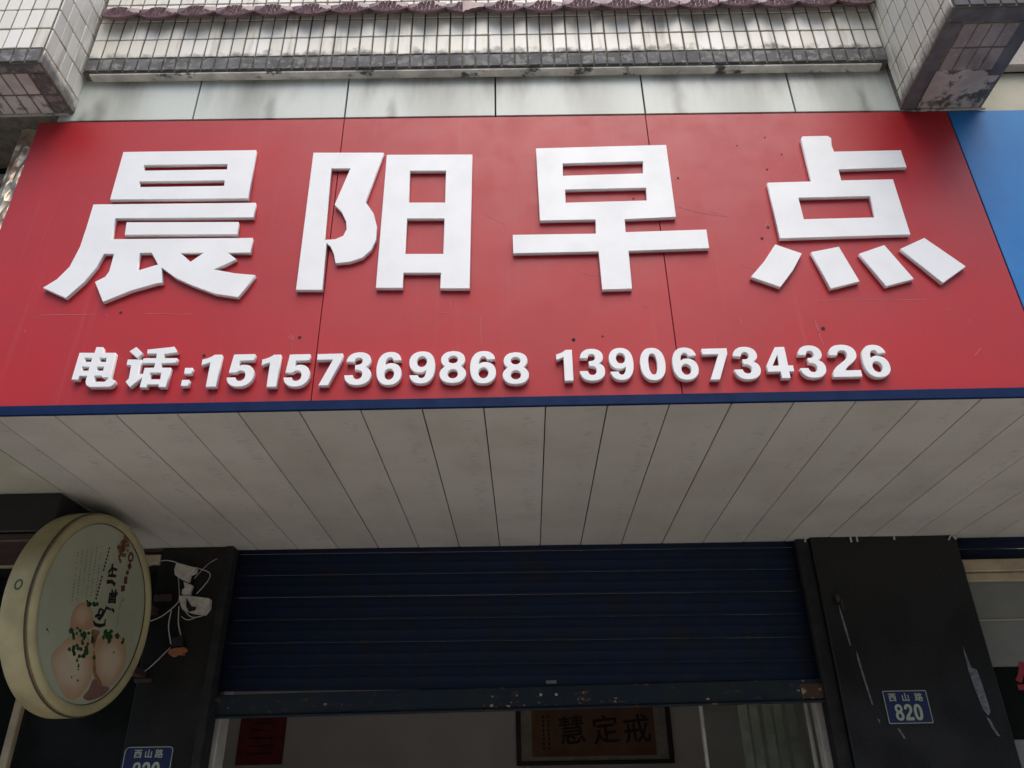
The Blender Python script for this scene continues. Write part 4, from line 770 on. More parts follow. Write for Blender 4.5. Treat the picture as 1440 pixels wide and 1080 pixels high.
CH = [[(-0.1093, -0.0952), (-0.1155, -0.1035), (-0.1283, -0.1122), (-0.1416, -0.1013), (-0.1357, -0.0901), (-0.1253, -0.0876)], [(-0.0811, -0.1011), (-0.0815, -0.1062), (-0.0916, -0.108), (-0.0975, -0.1042), (-0.0943, -0.0955), (-0.087, -0.097)], [(-0.0025, -0.0849), (-0.0075, -0.0915), (-0.0182, -0.0958), (-0.0276, -0.0895), (-0.0217, -0.082), (-0.0134, -0.0815)], [(-0.0474, -0.0992), (-0.0471, -0.1072), (-0.0596, -0.1105), (-0.0663, -0.1027), (-0.0651, -0.096), (-0.0499, -0.0934)], [(-0.0831, -0.082), (-0.0862, -0.086), (-0.0919, -0.0877), (-0.0998, -0.0852), (-0.0975, -0.0782), (-0.0885, -0.0784)], [(-0.0943, -0.1144), (-0.0913, -0.1265), (-0.1038, -0.1294), (-0.114, -0.118), (-0.1164, -0.1054), (-0.1033, -0.1029)], [(-0.1045, -0.1037), (-0.1052, -0.1118), (-0.1159, -0.1113), (-0.1183, -0.1063), (-0.1191, -0.0998), (-0.1109, -0.0974)], [(-0.0626, -0.0881), (-0.0634, -0.0962), (-0.0742, -0.0963), (-0.0821, -0.0918), (-0.0794, -0.0818), (-0.0691, -0.0817)], [(-0.029, -0.1087), (-0.0288, -0.118), (-0.0401, -0.1177), (-0.0491, -0.1123), (-0.0448, -0.105), (-0.0371, -0.1037)], [(0.0348, -0.1087), (0.0295, -0.1178), (0.0185, -0.1235), (0.0099, -0.1132), (0.0099, -0.1024), (0.0247, -0.0993)], [(-0.0504, -0.1524), (-0.052, -0.1586), (-0.0625, -0.1619), (-0.0691, -0.1556), (-0.0664, -0.1494), (-0.057, -0.1468)], [(-0.0257, -0.0954), (-0.0253, -0.1083), (-0.0399, -0.1111), (-0.0561, -0.1011), (-0.0531, -0.0867), (-0.0354, -0.0864)], [(0.0106, -0.1519), (0.0092, -0.1654), (-0.0058, -0.1683), (-0.0214, -0.1572), (-0.0171, -0.1441), (-0.0004, -0.1412)], [(-0.0381, -0.1207), (-0.04, -0.1279), (-0.0488, -0.1268), (-0.0539, -0.1235), (-0.0506, -0.1183), (-0.0442, -0.117)], [(-0.0283, -0.1292), (-0.0301, -0.1363), (-0.0434, -0.1373), (-0.0488, -0.1328), (-0.046, -0.1262), (-0.0347, -0.1228)], [(0.0024, -0.125), (0.0013, -0.1326), (-0.0082, -0.1322), (-0.0149, -0.128), (-0.0108, -0.123), (-0.0038, -0.1202)], [(0.0292, -0.0987), (0.0245, -0.1065), (0.0147, -0.1114), (0.0078, -0.1026), (0.0062, -0.0943), (0.0208, -0.0925)], [(-0.0265, -0.1777), (-0.032, -0.1849), (-0.0437, -0.1879), (-0.0494, -0.1814), (-0.0494, -0.174), (-0.0383, -0.1722)], [(0.0004, -0.1393), (-0.0003, -0.1449), (-0.0121, -0.1483), (-0.0233, -0.1433), (-0.0163, -0.1353), (-0.009, -0.1302)], [(-0.0296, -0.1518), (-0.033, -0.1584), (-0.0455, -0.1615), (-0.053, -0.1557), (-0.0498, -0.1468), (-0.0392, -0.1459)], [(-0.049, -0.0994), (-0.0478, -0.1058), (-0.0571, -0.1044), (-0.0631, -0.102), (-0.0608, -0.0956), (-0.053, -0.0949)], [(-0.0581, -0.1426), (-0.0623, -0.1519), (-0.0697, -0.1532), (-0.0802, -0.1464), (-0.0769, -0.1375), (-0.0657, -0.1386)], [(-0.1014, -0.1642), (-0.1015, -0.1733), (-0.1114, -0.1721), (-0.1223, -0.1677), (-0.1178, -0.1618), (-0.1084, -0.1554)], [(-0.0415, -0.1502), (-0.0435, -0.1569), (-0.0518, -0.1557), (-0.0551, -0.1526), (-0.054, -0.1472), (-0.0479, -0.1476)], [(-0.0843, -0.1535), (-0.0861, -0.1593), (-0.0921, -0.1613), (-0.0958, -0.1555), (-0.0957, -0.15), (-0.0898, -0.1478)], [(-0.0785, -0.1618), (-0.0773, -0.1729), (-0.0899, -0.1732), (-0.0974, -0.165), (-0.0965, -0.1545), (-0.0842, -0.156)], [(-0.0649, -0.1743), (-0.0652, -0.181), (-0.0787, -0.1832), (-0.0836, -0.1774), (-0.0839, -0.166), (-0.0716, -0.1674)], [(-0.076, -0.1516), (-0.0727, -0.1612), (-0.0868, -0.1601), (-0.1003, -0.1557), (-0.0944, -0.1478), (-0.0811, -0.1442)], [(-0.0651, -0.1731), (-0.067, -0.1836), (-0.0774, -0.1851), (-0.0858, -0.1764), (-0.0842, -0.1674), (-0.0731, -0.1647)], [(-0.0849, -0.1636), (-0.0842, -0.1681), (-0.0923, -0.1679), (-0.096, -0.1654), (-0.095, -0.1608), (-0.0882, -0.1607)], [(-0.0021, -0.1752), (-0.0047, -0.181), (-0.0119, -0.1817), (-0.0176, -0.1777), (-0.0161, -0.1731), (-0.0068, -0.1702)], [(0.014, -0.1577), (0.0106, -0.1674), (0.0016, -0.1689), (-0.01, -0.1616), (-0.0037, -0.155), (0.0053, -0.1533)], [(-0.0401, -0.1962), (-0.0411, -0.2035), (-0.0504, -0.2026), (-0.0544, -0.1984), (-0.0555, -0.1918), (-0.0466, -0.189)], [(-0.001, -0.1685), (-0.0016, -0.1802), (-0.0153, -0.1786), (-0.021, -0.1717), (-0.0232, -0.1634), (-0.0069, -0.1633)], [(-0.0102, -0.1743), (-0.0102, -0.1799), (-0.0179, -0.18), (-0.0281, -0.1771), (-0.0233, -0.1703), (-0.0138, -0.1701)], [(-0.0065, -0.1753), (-0.0108, -0.1819), (-0.0198, -0.1849), (-0.0292, -0.1789), (-0.027, -0.1707), (-0.0172, -0.1677)], [(0.1458, -0.0879), (0.1428, -0.0967), (0.1284, -0.1047), (0.1187, -0.0928), (0.1234, -0.0826), (0.1344, -0.0792)], [(0.1265, -0.0685), (0.1225, -0.0742), (0.1153, -0.0748), (0.1099, -0.0716), (0.1105, -0.0656), (0.1201, -0.0634)], [(0.144, -0.0492), (0.1409, -0.0597), (0.1252, -0.06), (0.1148, -0.0547), (0.1225, -0.0472), (0.1313, -0.0444)], [(0.1316, -0.0612), (0.1264, -0.0662), (0.121, -0.0683), (0.1122, -0.0648), (0.116, -0.0594), (0.124, -0.0574)], [(0.1512, -0.0722), (0.1433, -0.0834), (0.1335, -0.0863), (0.1216, -0.0776), (0.1239, -0.07), (0.136, -0.0627)], [(0.1264, -0.0787), (0.1226, -0.0905), (0.1084, -0.0882), (0.098, -0.0839), (0.104, -0.0716), (0.1131, -0.0722)], [(0.0972, -0.0836), (0.0958, -0.0922), (0.0866, -0.0949), (0.0788, -0.0869), (0.0794, -0.0762), (0.0912, -0.0747)], [(0.1242, -0.0634), (0.1183, -0.0694), (0.1129, -0.0727), (0.1022, -0.0675), (0.106, -0.0612), (0.1154, -0.0572)], [(0.1045, -0.0576), (0.1053, -0.0637), (0.0944, -0.0665), (0.0893, -0.0604), (0.0889, -0.0526), (0.1005, -0.0508)], [(0.1991, -0.0577), (0.1937, -0.0734), (0.1761, -0.0749), (0.1596, -0.0649), (0.1684, -0.0545), (0.1814, -0.0498)], [(0.1079, -0.0642), (0.1058, -0.0766), (0.0945, -0.0789), (0.079, -0.0696), (0.0815, -0.0574), (0.0995, -0.0536)], [(0.1364, -0.0652), (0.1321, -0.0754), (0.1166, -0.0749), (0.1084, -0.0704), (0.1089, -0.0588), (0.1247, -0.0576)], [(0.2325, -0.0805), (0.2302, -0.0886), (0.2217, -0.0877), (0.2158, -0.0834), (0.2159, -0.0787), (0.2254, -0.0746)], [(0.2372, -0.08), (0.234, -0.0858), (0.2256, -0.0877), (0.2171, -0.0835), (0.2216, -0.0768), (0.231, -0.0767)], [(0.2392, -0.0775), (0.236, -0.0839), (0.2284, -0.0856), (0.2212, -0.0806), (0.224, -0.0734), (0.234, -0.0735)], [(0.2386, -0.067), (0.239, -0.074), (0.2283, -0.0746), (0.222, -0.07), (0.2231, -0.0621), (0.2307, -0.0601)], [(-0.0385, -0.1812), (-0.0397, -0.1866), (-0.0488, -0.1864), (-0.0507, -0.1832), (-0.0502, -0.1787), (-0.0448, -0.1769)], [(-0.0282, -0.2088), (-0.0299, -0.2128), (-0.0338, -0.2136), (-0.0379, -0.2103), (-0.0372, -0.2077), (-0.0319, -0.2054)], [(-0.0227, -0.2264), (-0.0227, -0.2298), (-0.028, -0.2309), (-0.0331, -0.2279), (-0.0312, -0.2244), (-0.0268, -0.2224)], [(-0.0292, -0.2167), (-0.0303, -0.2199), (-0.0336, -0.2209), (-0.0396, -0.2183), (-0.0372, -0.2134), (-0.0327, -0.2141)], [(-0.0243, -0.2149), (-0.0256, -0.2196), (-0.0311, -0.2206), (-0.0345, -0.2164), (-0.0359, -0.2122), (-0.0282, -0.2121)], [(-0.0088, -0.2646), (-0.01, -0.2699), (-0.0159, -0.2701), (-0.0224, -0.2664), (-0.0193, -0.263), (-0.0148, -0.2603)], [(0.0627, -0.1704), (0.0603, -0.1776), (0.0488, -0.177), (0.0426, -0.1735), (0.0439, -0.1656), (0.0534, -0.1663)], [(0.0679, -0.1699), (0.0654, -0.1739), (0.0614, -0.1744), (0.0552, -0.1719), (0.0588, -0.1687), (0.0633, -0.1656)], [(0.0639, -0.1634), (0.0603, -0.1668), (0.0562, -0.1676), (0.0516, -0.1653), (0.0534, -0.1623), (0.0582, -0.1595)], [(-0.0396, -0.2494), (-0.0404, -0.2512), (-0.0425, -0.2521), (-0.0441, -0.2501), (-0.0438, -0.2483), (-0.0413, -0.2484)], [(-0.0576, -0.2569), (-0.0583, -0.2586), (-0.0608, -0.2584), (-0.062, -0.2575), (-0.0614, -0.2561), (-0.0598, -0.256)], [(-0.0526, -0.2585), (-0.0525, -0.2628), (-0.058, -0.2637), (-0.0608, -0.2596), (-0.0607, -0.2572), (-0.0561, -0.2551)], [(-0.2582, -0.1193), (-0.2583, -0.123), (-0.2644, -0.1254), (-0.27, -0.1215), (-0.2679, -0.1176), (-0.263, -0.1157)], [(-0.2504, -0.1267), (-0.2505, -0.1292), (-0.2546, -0.1307), (-0.257, -0.1279), (-0.2561, -0.1252), (-0.2524, -0.1242)], [(0.1877, -0.1291), (0.1876, -0.131), (0.1846, -0.1331), (0.1806, -0.1302), (0.1821, -0.1269), (0.185, -0.1262)], [(0.1839, -0.1278), (0.1809, -0.1319), (0.1772, -0.1312), (0.1735, -0.1295), (0.1737, -0.1259), (0.1783, -0.1253)], [(-0.016, 0.0288), (-0.0181, 0.0177), (-0.0279, 0.0147), (-0.0378, 0.0239), (-0.0338, 0.0325), (-0.021, 0.035)], [(-0.0055, 0.025), (-0.0067, 0.0209), (-0.0124, 0.0186), (-0.0191, 0.0221), (-0.0175, 0.0287), (-0.0108, 0.028)], [(-0.0469, 0.0188), (-0.0498, 0.0064), (-0.0651, 0.0063), (-0.0699, 0.0137), (-0.0709, 0.0259), (-0.059, 0.0269)], [(-0.0655, 0.0277), (-0.0688, 0.0214), (-0.0753, 0.0201), (-0.0779, 0.0249), (-0.0784, 0.0303), (-0.0711, 0.0307)], [(-0.0434, 0.0167), (-0.0426, 0.0107), (-0.0487, 0.0112), (-0.0531, 0.0146), (-0.0542, 0.0206), (-0.0461, 0.0198)], [(-0.039, 0.0185), (-0.0413, 0.0134), (-0.0469, 0.0109), (-0.0511, 0.0158), (-0.0501, 0.0195), (-0.0434, 0.0208)], [(0.0057, 0.0315), (0.0065, 0.0248), (-0.0035, 0.0222), (-0.0145, 0.027), (-0.011, 0.0369), (-0.0014, 0.0386)], [(-0.0365, 0.0221), (-0.0393, 0.0154), (-0.046, 0.0153), (-0.0498, 0.0191), (-0.0489, 0.024), (-0.0428, 0.0258)], [(-0.0065, 0.0247), (-0.0097, 0.0174), (-0.022, 0.015), (-0.031, 0.0193), (-0.0295, 0.0264), (-0.0157, 0.0291)], [(-0.0421, 0.0226), (-0.042, 0.0149), (-0.0494, 0.014), (-0.0576, 0.0192), (-0.0567, 0.0278), (-0.0467, 0.0275)]]
bmc = bmesh.new()
for p_ in CH:
    try: bmc.faces.new([bmc.verts.new((a_, -.0036 - .00001 * (i_ % 3), b_)) for a_, b_ in p_ for i_ in (0,)])
    except ValueError: pass
bmesh.ops.recalc_face_normals(bmc, faces=bmc.faces)
me = bpy.data.meshes.new('chive_print'); bmc.to_mesh(me); bmc.free(); o = link('chive_print', me, greenp); place(o); o['kind'] = 'stuff'
bmc = bmesh.new()
for p_ in [[(0.0427, 0.2067), (0.0432, 0.1834), (0.0251, 0.1606), (0.0157, 0.1682), (0.032, 0.1878), (0.0307, 0.2061)], [(0.0365, 0.1935), (0.0769, 0.1958), (0.0775, 0.1838), (0.0371, 0.1815)], [(0.0502, 0.1886), (0.0573, 0.1528), (0.0455, 0.1504), (0.0384, 0.1862)], [(0.0237, 0.159), (0.0783, 0.171), (0.0809, 0.1592), (0.0263, 0.1472)], [(0.0225, 0.1339), (0.0571, 0.1445), (0.0885, 0.1369), (0.0845, 0.1213), (0.0579, 0.1285), (0.0273, 0.1187)], [(0.0586, 0.0904), (0.1157, 0.1059), (0.1193, 0.0923), (0.0622, 0.0768)], [(0.1052, 0.1128), (0.1029, 0.0998), (0.0931, 0.1016), (0.0954, 0.1146)], [(0.0734, 0.1085), (0.084, 0.1007), (0.078, 0.0927), (0.0674, 0.1005)], [(0.0727, 0.0777), (0.0766, 0.0501), (0.0648, 0.0485), (0.0609, 0.0761)], [(0.0733, 0.0805), (0.111, 0.0899), (0.118, 0.0572), (0.1062, 0.0556), (0.1056, 0.0791), (0.0767, 0.0689)], [(0.0724, 0.068), (0.108, 0.0774), (0.11, 0.0696), (0.0744, 0.0602)], [(0.0748, 0.0583), (0.1079, 0.0678), (0.1101, 0.0602), (0.077, 0.0507)], [(0.0687, 0.0351), (0.081, 0.0317), (0.0784, 0.0221), (0.0661, 0.0255)], [(0.0864, 0.0355), (0.0958, 0.0302), (0.0908, 0.0214), (0.0814, 0.0267)], [(0.1018, 0.0374), (0.1116, 0.0313), (0.1064, 0.0229), (0.0966, 0.029)], [(0.114, 0.0367), (0.1241, 0.0246), (0.1165, 0.0182), (0.1064, 0.0303)], [(0.0256, 0.0153), (0.0216, -0.0134), (0.0023, -0.0252), (-0.0035, -0.0146), (0.0112, -0.0076), (0.0136, 0.0167)], [(0.0201, 0.0201), (0.0503, 0.0177), (0.0392, -0.0242), (0.0168, -0.0262), (0.017, -0.0142), (0.0298, -0.0168), (0.0391, 0.0131), (0.0207, 0.0081)], [(0.0682, 0.0312), (0.0542, -0.0065), (0.0349, -0.031), (0.0255, -0.0236), (0.0436, -0.0009), (0.057, 0.0354)], [(0.003, -0.0101), (0.0312, -0.0023), (0.0338, -0.0119), (0.0056, -0.0197)], [(-0.0011, -0.0348), (0.0126, -0.0418), (0.0441, -0.04), (0.0707, -0.0316), (0.0684, -0.0157), (0.0742, -0.0143), (0.0817, -0.0402), (0.0471, -0.0556), (0.0098, -0.0556), (-0.0059, -0.0412)]]:
    n_ = len(p_) // 2; v_ = [bmc.verts.new((a_, -0.0042, b_)) for a_, b_ in p_]
    for i_ in range(n_ - 1): bmc.faces.new((v_[i_], v_[i_ + 1], v_[-2 - i_], v_[-1 - i_]))
bmesh.ops.recalc_face_normals(bmc, faces=bmc.faces)
me = bpy.data.meshes.new('brush_character'); bmc.to_mesh(me); bmc.free(); o = link('brush_character', me, inkp); place(o)
bmc = bmesh.new()
for p_ in [[(0.0722, 0.3463), (0.1015, 0.342), (0.0995, 0.3282), (0.0702, 0.3325)], [(0.0548, 0.312), (0.1085, 0.3348), (0.1147, 0.32), (0.061, 0.2972)], [(0.0386, 0.2855), (0.1219, 0.3211), (0.1281, 0.3063), (0.0448, 0.2707)], [(0.0911, 0.3322), (0.094, 0.2761), (0.076, 0.2751), (0.0731, 0.3312)], [(0.0541, 0.2749), (0.1005, 0.2949), (0.1069, 0.2803), (0.0605, 0.2603)], [(0.0915, 0.2744), (0.0755, 0.2374), (0.0609, 0.2438), (0.0769, 0.2808)], [(0.0826, 0.2659), (0.1149, 0.2729), (0.1183, 0.2573), (0.086, 0.2503)], [(0.0757, 0.2473), (0.0973, 0.2318), (0.0891, 0.2204), (0.0675, 0.2359)], [(0.1227, 0.2979), (0.1309, 0.2871), (0.1197, 0.2787), (0.1115, 0.2895)]]:
    n_ = len(p_) // 2; v_ = [bmc.verts.new((a_, -0.004, b_)) for a_, b_ in p_]
    for i_ in range(n_ - 1): bmc.faces.new((v_[i_], v_[i_ + 1], v_[-2 - i_], v_[-1 - i_]))
bmesh.ops.recalc_face_normals(bmc, faces=bmc.faces)
me = bpy.data.meshes.new('brown_character'); bmc.to_mesh(me); bmc.free(); o = link('brown_character', me, brownp); place(o)
bmc = bmesh.new()
for p_ in [[(0.1532, 0.2848), (0.1442, 0.2651), (0.1521, 0.2544), (0.1661, 0.2617), (0.1651, 0.2745), (0.1474, 0.282), (0.1526, 0.2928), (0.1747, 0.2815), (0.1763, 0.2553), (0.1499, 0.2426), (0.1322, 0.2641), (0.1422, 0.2894)], [(0.1594, 0.2466), (0.1781, 0.2298), (0.1621, 0.212), (0.1434, 0.2288)], [(0.1609, 0.211), (0.1671, 0.1954), (0.1485, 0.188), (0.1423, 0.2036)], [(0.1618, 0.1842), (0.1699, 0.1541), (0.1467, 0.1479), (0.1386, 0.178)], [(0.1559, 0.1461), (0.1652, 0.1229), (0.1392, 0.1125), (0.1299, 0.1357)]]:
    n_ = len(p_) // 2; v_ = [bmc.verts.new((a_, -0.0038, b_)) for a_, b_ in p_]
    for i_ in range(n_ - 1): bmc.faces.new((v_[i_], v_[i_ + 1], v_[-2 - i_], v_[-1 - i_]))
bmesh.ops.recalc_face_normals(bmc, faces=bmc.faces)
me = bpy.data.meshes.new('maroon_ornament'); bmc.to_mesh(me); bmc.free(); o = link('maroon_ornament', me, maroonp); place(o)
bmc = bmesh.new()
for p_ in [[(-0.0041, 0.2631), (-0.0047, 0.2536), (-0.0137, 0.2542), (-0.0131, 0.2637)], [(-0.005, 0.2476), (-0.0055, 0.2382), (-0.0145, 0.2386), (-0.014, 0.248)], [(-0.0058, 0.2321), (-0.0064, 0.2227), (-0.0154, 0.2233), (-0.0148, 0.2327)], [(-0.0066, 0.2167), (-0.0072, 0.2074), (-0.0162, 0.208), (-0.0156, 0.2173)], [(-0.0074, 0.2015), (-0.008, 0.1921), (-0.017, 0.1927), (-0.0164, 0.2021)], [(-0.0082, 0.1862), (-0.0088, 0.177), (-0.0178, 0.1776), (-0.0172, 0.1868)], [(-0.0091, 0.1712), (-0.0096, 0.162), (-0.0186, 0.1624), (-0.0181, 0.1716)], [(-0.0107, 0.1411), (-0.0112, 0.132), (-0.0202, 0.1324), (-0.0197, 0.1415)], [(-0.0115, 0.1262), (-0.012, 0.1171), (-0.021, 0.1175), (-0.0205, 0.1266)], [(-0.0123, 0.1114), (-0.0128, 0.1023), (-0.0218, 0.1027), (-0.0213, 0.1118)], [(-0.013, 0.0965), (-0.0136, 0.0875), (-0.0226, 0.0881), (-0.022, 0.0971)], [(-0.0138, 0.0818), (-0.0144, 0.0728), (-0.0234, 0.0734), (-0.0228, 0.0824)], [(-0.0146, 0.0671), (-0.0152, 0.0582), (-0.0242, 0.0588), (-0.0236, 0.0677)], [(-0.0154, 0.0526), (-0.016, 0.0437), (-0.025, 0.0443), (-0.0244, 0.0532)]]:
    n_ = len(p_) // 2; v_ = [bmc.verts.new((a_, -0.004, b_)) for a_, b_ in p_]
    for i_ in range(n_ - 1): bmc.faces.new((v_[i_], v_[i_ + 1], v_[-2 - i_], v_[-1 - i_]))
bmesh.ops.recalc_face_normals(bmc, faces=bmc.faces)
me = bpy.data.meshes.new('small_writing'); bmc.to_mesh(me); bmc.free(); o = link('small_writing', me, inkp); place(o)
o['kind'] = 'stuff'
bmc = bmesh.new()
for p_ in [[(-0.0599, 0.2539), (-0.0594, 0.2473), (-0.0654, 0.2469), (-0.0659, 0.2535)], [(-0.0553, 0.2285), (-0.0548, 0.222), (-0.0608, 0.2216), (-0.0613, 0.2281)], [(-0.053, 0.2159), (-0.0525, 0.2094), (-0.0585, 0.209), (-0.059, 0.2155)], [(-0.0507, 0.2033), (-0.0502, 0.1969), (-0.0562, 0.1965), (-0.0567, 0.2029)], [(-0.0462, 0.1783), (-0.0457, 0.1718), (-0.0517, 0.1714), (-0.0522, 0.1779)], [(-0.0439, 0.1658), (-0.0434, 0.1594), (-0.0494, 0.159), (-0.0499, 0.1654)], [(-0.0417, 0.1533), (-0.0412, 0.1469), (-0.0472, 0.1465), (-0.0477, 0.1529)], [(-0.0372, 0.1285), (-0.0367, 0.1221), (-0.0427, 0.1217), (-0.0432, 0.1281)], [(-0.0349, 0.1161), (-0.0344, 0.1097), (-0.0404, 0.1093), (-0.0409, 0.1157)], [(-0.0327, 0.1037), (-0.0322, 0.0974), (-0.0382, 0.097), (-0.0387, 0.1033)], [(-0.0305, 0.0914), (-0.03, 0.0851), (-0.036, 0.0847), (-0.0365, 0.091)], [(-0.0282, 0.0791), (-0.0278, 0.0729), (-0.0338, 0.0725), (-0.0342, 0.0787)], [(-0.026, 0.0669), (-0.0255, 0.0606), (-0.0315, 0.0602), (-0.032, 0.0665)], [(-0.0884, 0.2404), (-0.0879, 0.234), (-0.0939, 0.2336), (-0.0944, 0.24)], [(-0.0861, 0.2279), (-0.0856, 0.2215), (-0.0916, 0.2211), (-0.0921, 0.2275)], [(-0.0838, 0.2154), (-0.0833, 0.209), (-0.0893, 0.2086), (-0.0898, 0.215)], [(-0.0815, 0.2029), (-0.081, 0.1965), (-0.087, 0.1961), (-0.0875, 0.2025)], [(-0.0792, 0.1905), (-0.0787, 0.1841), (-0.0847, 0.1837), (-0.0852, 0.1901)], [(-0.077, 0.1781), (-0.0764, 0.1718), (-0.0824, 0.1712), (-0.083, 0.1775)], [(-0.0747, 0.1656), (-0.0742, 0.1593), (-0.0802, 0.1589), (-0.0807, 0.1652)], [(-0.0724, 0.1533), (-0.0719, 0.147), (-0.0779, 0.1466), (-0.0784, 0.1529)], [(-0.0701, 0.141), (-0.0696, 0.1346), (-0.0756, 0.1342), (-0.0761, 0.1406)], [(-0.0656, 0.1164), (-0.0651, 0.1101), (-0.0711, 0.1097), (-0.0716, 0.116)], [(-0.0634, 0.1041), (-0.0629, 0.0979), (-0.0689, 0.0975), (-0.0694, 0.1037)], [(-0.0611, 0.0919), (-0.0606, 0.0857), (-0.0666, 0.0853), (-0.0671, 0.0915)], [(-0.0566, 0.0676), (-0.0561, 0.0614), (-0.0621, 0.061), (-0.0626, 0.0672)], [(-0.0544, 0.0555), (-0.0539, 0.0493), (-0.0599, 0.0489), (-0.0604, 0.0551)], [(-0.1142, 0.215), (-0.1136, 0.2086), (-0.1196, 0.208), (-0.1202, 0.2144)], [(-0.1118, 0.2025), (-0.1113, 0.1961), (-0.1173, 0.1957), (-0.1178, 0.2021)], [(-0.1095, 0.1901), (-0.109, 0.1838), (-0.115, 0.1834), (-0.1155, 0.1897)], [(-0.1072, 0.1778), (-0.1067, 0.1715), (-0.1127, 0.1711), (-0.1132, 0.1774)], [(-0.1049, 0.1655), (-0.1044, 0.1592), (-0.1104, 0.1588), (-0.1109, 0.1651)], [(-0.1026, 0.1533), (-0.1021, 0.147), (-0.1081, 0.1466), (-0.1086, 0.1529)], [(-0.1003, 0.1411), (-0.0998, 0.1348), (-0.1058, 0.1344), (-0.1063, 0.1407)], [(-0.0981, 0.129), (-0.0975, 0.1227), (-0.1035, 0.1221), (-0.1041, 0.1284)], [(-0.0958, 0.1167), (-0.0953, 0.1105), (-0.1013, 0.1101), (-0.1018, 0.1163)], [(-0.0935, 0.1045), (-0.093, 0.0983), (-0.099, 0.0979), (-0.0995, 0.1041)], [(-0.089, 0.0803), (-0.0885, 0.0742), (-0.0945, 0.0738), (-0.095, 0.0799)], [(-0.0867, 0.0683), (-0.0862, 0.0621), (-0.0922, 0.0617), (-0.0927, 0.0679)], [(-0.0845, 0.0563), (-0.084, 0.0501), (-0.09, 0.0497), (-0.0905, 0.0559)], [(-0.0822, 0.0443), (-0.0817, 0.0381), (-0.0877, 0.0377), (-0.0882, 0.0439)], [(-0.144, 0.2145), (-0.1434, 0.2081), (-0.1494, 0.2075), (-0.15, 0.2139)], [(-0.1416, 0.2021), (-0.1411, 0.1958), (-0.1471, 0.1954), (-0.1476, 0.2017)], [(-0.1393, 0.1898), (-0.1388, 0.1836), (-0.1448, 0.1832), (-0.1453, 0.1894)], [(-0.137, 0.1777), (-0.1364, 0.1715), (-0.1424, 0.1709), (-0.143, 0.1771)], [(-0.1347, 0.1655), (-0.1341, 0.1593), (-0.1401, 0.1587), (-0.1407, 0.1649)], [(-0.1324, 0.1534), (-0.1318, 0.1472), (-0.1378, 0.1466), (-0.1384, 0.1528)], [(-0.1301, 0.1413), (-0.1295, 0.135), (-0.1355, 0.1344), (-0.1361, 0.1407)], [(-0.1278, 0.1292), (-0.1272, 0.123), (-0.1332, 0.1224), (-0.1338, 0.1286)], [(-0.1232, 0.105), (-0.1226, 0.0989), (-0.1286, 0.0983), (-0.1292, 0.1044)], [(-0.1209, 0.0929), (-0.1204, 0.0868), (-0.1264, 0.0864), (-0.1269, 0.0925)], [(-0.1118, 0.0452), (-0.1113, 0.0391), (-0.1173, 0.0387), (-0.1178, 0.0448)], [(-0.171, 0.2018), (-0.1704, 0.1955), (-0.1764, 0.1949), (-0.177, 0.2012)], [(-0.1686, 0.1896), (-0.168, 0.1834), (-0.174, 0.1828), (-0.1746, 0.189)], [(-0.1663, 0.1775), (-0.1657, 0.1713), (-0.1717, 0.1707), (-0.1723, 0.1769)], [(-0.1639, 0.1653), (-0.1634, 0.1591), (-0.1694, 0.1587), (-0.1699, 0.1649)], [(-0.1616, 0.1533), (-0.1611, 0.1471), (-0.1671, 0.1467), (-0.1676, 0.1529)], [(-0.157, 0.1293), (-0.1564, 0.1232), (-0.1624, 0.1226), (-0.163, 0.1287)], [(-0.1547, 0.1174), (-0.1541, 0.1112), (-0.1601, 0.1106), (-0.1607, 0.1168)], [(-0.1524, 0.1054), (-0.1518, 0.0993), (-0.1578, 0.0987), (-0.1584, 0.1048)], [(-0.1501, 0.0935), (-0.1495, 0.0874), (-0.1555, 0.0868), (-0.1561, 0.0929)], [(-0.1478, 0.0816), (-0.1472, 0.0755), (-0.1532, 0.0749), (-0.1538, 0.081)], [(-0.1455, 0.0698), (-0.1449, 0.0637), (-0.1509, 0.0631), (-0.1515, 0.0692)], [(-0.1432, 0.0578), (-0.1427, 0.0518), (-0.1487, 0.0514), (-0.1492, 0.0574)], [(-0.1409, 0.046), (-0.1404, 0.04), (-0.1464, 0.0396), (-0.1469, 0.0456)], [(-0.1364, 0.0225), (-0.1359, 0.0165), (-0.1419, 0.0161), (-0.1424, 0.0221)], [(-0.1974, 0.1893), (-0.1968, 0.1832), (-0.2028, 0.1826), (-0.2034, 0.1887)], [(-0.1951, 0.1773), (-0.1945, 0.1712), (-0.2005, 0.1706), (-0.2011, 0.1767)], [(-0.1904, 0.1534), (-0.1898, 0.1472), (-0.1958, 0.1466), (-0.1964, 0.1528)], [(-0.1857, 0.1294), (-0.1852, 0.1233), (-0.1912, 0.1229), (-0.1917, 0.129)], [(-0.1811, 0.1058), (-0.1805, 0.0997), (-0.1865, 0.0991), (-0.1871, 0.1052)], [(-0.1765, 0.0822), (-0.1759, 0.0762), (-0.1819, 0.0756), (-0.1825, 0.0816)], [(-0.1742, 0.0704), (-0.1736, 0.0644), (-0.1796, 0.0638), (-0.1802, 0.0698)], [(-0.1719, 0.0587), (-0.1713, 0.0527), (-0.1773, 0.0521), (-0.1779, 0.0581)], [(-0.1696, 0.047), (-0.169, 0.041), (-0.175, 0.0404), (-0.1756, 0.0464)], [(-0.1673, 0.0353), (-0.1667, 0.0293), (-0.1727, 0.0287), (-0.1733, 0.0347)], [(-0.165, 0.0236), (-0.1645, 0.0177), (-0.1705, 0.0171), (-0.171, 0.023)], [(-0.1627, 0.012), (-0.1622, 0.0061), (-0.1682, 0.0055), (-0.1687, 0.0114)]]:
    n_ = len(p_) // 2; v_ = [bmc.verts.new((a_, -0.0037, b_)) for a_, b_ in p_]
